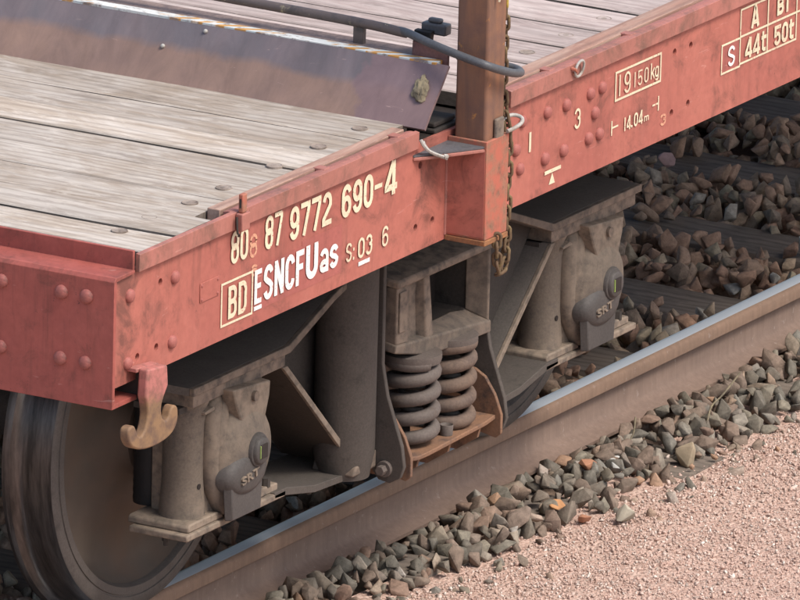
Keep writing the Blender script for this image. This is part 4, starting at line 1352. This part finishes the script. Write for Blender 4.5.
    prism(bm, [(xc+.075, .2882), (xc+.215, .2882), (xc+.215, .308), (xc+.085, .314)], 1, yy(-1.050), yy(-.88))
    build('base', bm, mt, ab, bevel=.004)
    bm = NB(); cyl(bm, (xc-.20, yy(-.975), 0), .010, .250, .270, 'z', 6); cyl(bm, (xc-.20, yy(-.975), 0), .006, .238, .250, 'z', 8); build('nut', bm, M['bogie_dark'], ab)
    bm = NB(); cyl(bm, (xc+.17, yy(-1.040), 0), .012, .306, .330, 'z', 6)
    build('nut', bm, M['bogie_dark'], ab)
    # black rubber bellows behind
    bm = NB()
    pr = [(0, .31)]
    z = .31
    while z < .60:
        pr += [(.0425, z), (.0435, z+.010), (.0425, z+.020)]; z += .021
    pr += [(0, .60)]
    lathe(bm, pr, (xc-.105, yy(-.872), 0), 'z', 28)
    build('bellows', bm, M['rubber'], ab)
    # step block at the end of the top plate
    bm = NB(); box(bm, xc-.243, xc-.205, yy(-1.03), yy(-.90), .590, .6055)
    build('step_block', bm, M['bogie_dark'], ab)

def wheelset(xc, bigger=0.0):
    for s in (-1, 1):
        w = empty('wheel', (0, 0, 0), None, None); w.parent = W
        # tread and rim profile (radius, |y|)
        pr = [(.375, .667), (.470, .667), (.4865, .674), (.489, .684), (.484, .694), (.470, .700), (.4625, .707), (.460, .722), (.4590, .745), (.4575, .775), (.4545, .795)]
        bm = NB(); lathe(bm, [(a, s*b) for a, b in pr], (xc, 0, .46), 'y', 128)
        build('tread', bm, M['tread'], w, smooth=40)
        pr = [(.4545, .795), (.450, .7985), (.425, .7990), (.4235, .796), (.4205, .796), (.419, .799), (.400, .7995), (.397, .795), (.392, .785)]
        bm = NB(); lathe(bm, [(a, s*b) for a, b in pr], (xc, 0, .46), 'y', 128)
        build('rim', bm, M['tyre_band'], w, smooth=40)
        pr = [(.392, .785), (.375, .756), (.34, .742), (.28, .735), (.20, .738), (.15, .752), (.122, .778), (.118, .812), (.105, .816), (.102, .816)]
        bm = NB(); lathe(bm, [(a, s*b) for a, b in pr], (xc, 0, .46), 'y', 96)
        build('disc', bm, M['wheel'], w, smooth=60)
        pr = [(.375, .667), (.36, .70), (.28, .712), (.15, .705), (.11, .66), (.09, .66)]
        bm = NB(); lathe(bm, [(a, s*b) for a, b in pr], (xc, 0, .46), 'y', 96)
        build('inner_disc', bm, M['wheel'], w, smooth=60)
    bm = NB()
    lathe(bm, [(0, -1.02), (.062, -1.02), (.062, -.90), (.102, -.88), (.102, -.74), (.085, -.62), (.085, .62), (.102, .74), (.102, .88), (.062, .90), (.062, 1.02), (0, 1.02)], (xc, 0, .46), 'y', 40)
    build('axle', bm, M['bogie_dark'], W)

frame_side(-1); frame_side(1)
for xc in (-.9, .9):
    wheelset(xc)
    axle_box(xc, -1); axle_box(xc, 1)
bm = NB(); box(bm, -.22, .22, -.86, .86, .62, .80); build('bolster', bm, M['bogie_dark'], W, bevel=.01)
bm = NB()
for yb in (-.45, .45): box(bm, -1.85, XE-.5, yb-.06, yb+.06, .93, 1.16)
build('centre_beam', bm, M['bogie_dark'], W)
bm = NB()
for xb in (-1.1, 0, 1.6, 3.2, 4.8, 6.4): box(bm, xb-.04, xb+.04, -1.30, 1.30, 1.0, 1.16)
build('cross_member', bm, M['bogie_dark'], W)

# ------------------------------------------------------------ the stake in its pocket
st = empty('stake', ((PX0+PX1)/2, (YP+YS)/2, PZ0), 'rusty brown square stake standing upright in its pocket behind the hose', 'stake')
sx0, sx1, sy0, sy1 = -.4015, -.3105, -1.4515, -1.3625
cx_, cy_ = (PX0+PX1)/2, (YP+YS)/2
bm = NB()
nz2 = 24
rings = []
for i in range(nz2+1):
    z = .95 + (2.05-.95)*i/nz2
    rings.append([bm.verts.new((x-cx_, y-cy_, z-PZ0)) for x, y in ((sx0, sy0), (sx1, sy0), (sx1, sy1), (sx0, sy1))])
for A_, B_ in zip(rings, rings[1:]):
    for q in range(4): bm.faces.new((A_[q], A_[(q+1) % 4], B_[(q+1) % 4], B_[q]))
bm.faces.new(rings[0][::-1]); bm.faces.new(rings[-1])
build('post', bm, M['stake'], st, bevel=.007, segs=3)
bm = NB(); box(bm, -.366-cx_, -.324-cx_, -1.4615-cy_, -1.4518-cy_, 1.178-PZ0, 1.232-PZ0)
build('wedge', bm, M['bogie'], st, bevel=.004)
bm = NB()
zc_ = 1.560-PZ0
cyl(bm, (-.362-cx_, 0, zc_+.012), .016, -1.4520-cy_, -1.462-cy_, 'y', 16)
build('pin', bm, M['light_steel'], st)
bm = NB()
tube(bm, smoothpath([(-.366-cx_, -1.463-cy_, zc_+.006), (-.372-cx_, -1.466-cy_, zc_-.010), (-.374-cx_, -1.463-cy_, zc_-.026)], 4), .003, 6)
tube(bm, smoothpath([(-.356-cx_, -1.463-cy_, zc_+.004), (-.350-cx_, -1.468-cy_, zc_-.008), (-.338-cx_, -1.466-cy_, zc_-.018)], 4), .003, 6)
build('cotter', bm, M['cream'], st)

# ------------------------------------------------------------ chain hanging beside the stake
path = smoothpath([(-.292, -1.436, 1.62), (-.291, -1.436, 1.50), (-.292, -1.437, 1.42), (-.291, -1.435, 1.32), (-.288, -1.440, 1.24), (-.287, -1.452, 1.17), (-.288, -1.455, 1.08), (-.289, -1.455, .96), (-.292, -1.458, .90), (-.305, -1.462, .852), (-.328, -1.464, .833), (-.348, -1.466, .856), (-.358, -1.468, .895), (-.358, -1.468, .922)], 14)
chain = empty('chain', path[-1], 'rusty link chain running down beside the stake and looping under its pocket', 'chain')
chrust = steel('chain_rust', (.135, .085, .045), (.085, .055, .036), (.21, .15, .065), 20, .85, .55)
yel = steel('chain_yellow', (.45, .33, .07), (.30, .20, .05), (.14, .08, .04), 30, .7, .55)
acc = 0.0; pitch = .0235; last = path[0]; nlink = 0
linkbm = NB()
L2, r2 = .0095, .0092
lp = []
for k in range(20):
    a = 2*PI*k/20
    lp.append(Vector((math.cos(a)*r2, 0, math.sin(a)*r2 + (L2 if math.sin(a) >= 0 else -L2))))
tube(linkbm, lp, .0044, 8, closed=True)
bmesh.ops.recalc_face_normals(linkbm, faces=linkbm.faces[:])
lmes = []
for mm in (chrust, yel):
    me = bpy.data.meshes.new('link'); linkbm.to_mesh(me); me.materials.append(mm)
    for f in me.polygons: f.use_smooth = True
    lmes.append(me)
linkbm.free()
for i in range(1, len(path)):
    seg = path[i]-path[i-1]
    acc += seg.length
    if acc >= pitch:
        acc = 0
        d = seg.normalized()
        o = bpy.data.objects.new('link', lmes[1] if path[i].z > 1.50 else lmes[0])
        col.objects.link(o); o.parent = chain
        q = d.to_track_quat('Z', 'X')
        roll = (PI/2 if nlink % 2 else 0) + .35
        o.rotation_mode = 'QUATERNION'
        from mathutils import Quaternion
        o.rotation_quaternion = q @ Quaternion((0, 0, 1), roll)
        o.location = path[i]-path[-1]
        nlink += 1
# shackle at the pocket top
bm = NB()
tube(bm, smoothpath([(-.318, -1.466, 1.192), (-.290, -1.472, 1.196), (-.262, -1.474, 1.202), (-.248, -1.468, 1.209), (-.246, -1.455, 1.214), (-.256, -1.443, 1.216), (-.280, -1.438, 1.214), (-.298, -1.440, 1.210)], 5), .005, 10)
sk = build('shackle', bm, M['light_steel'], None, smooth=60)
tag(sk, 'pale U shaped shackle at the top of the stake pocket', 'shackle')
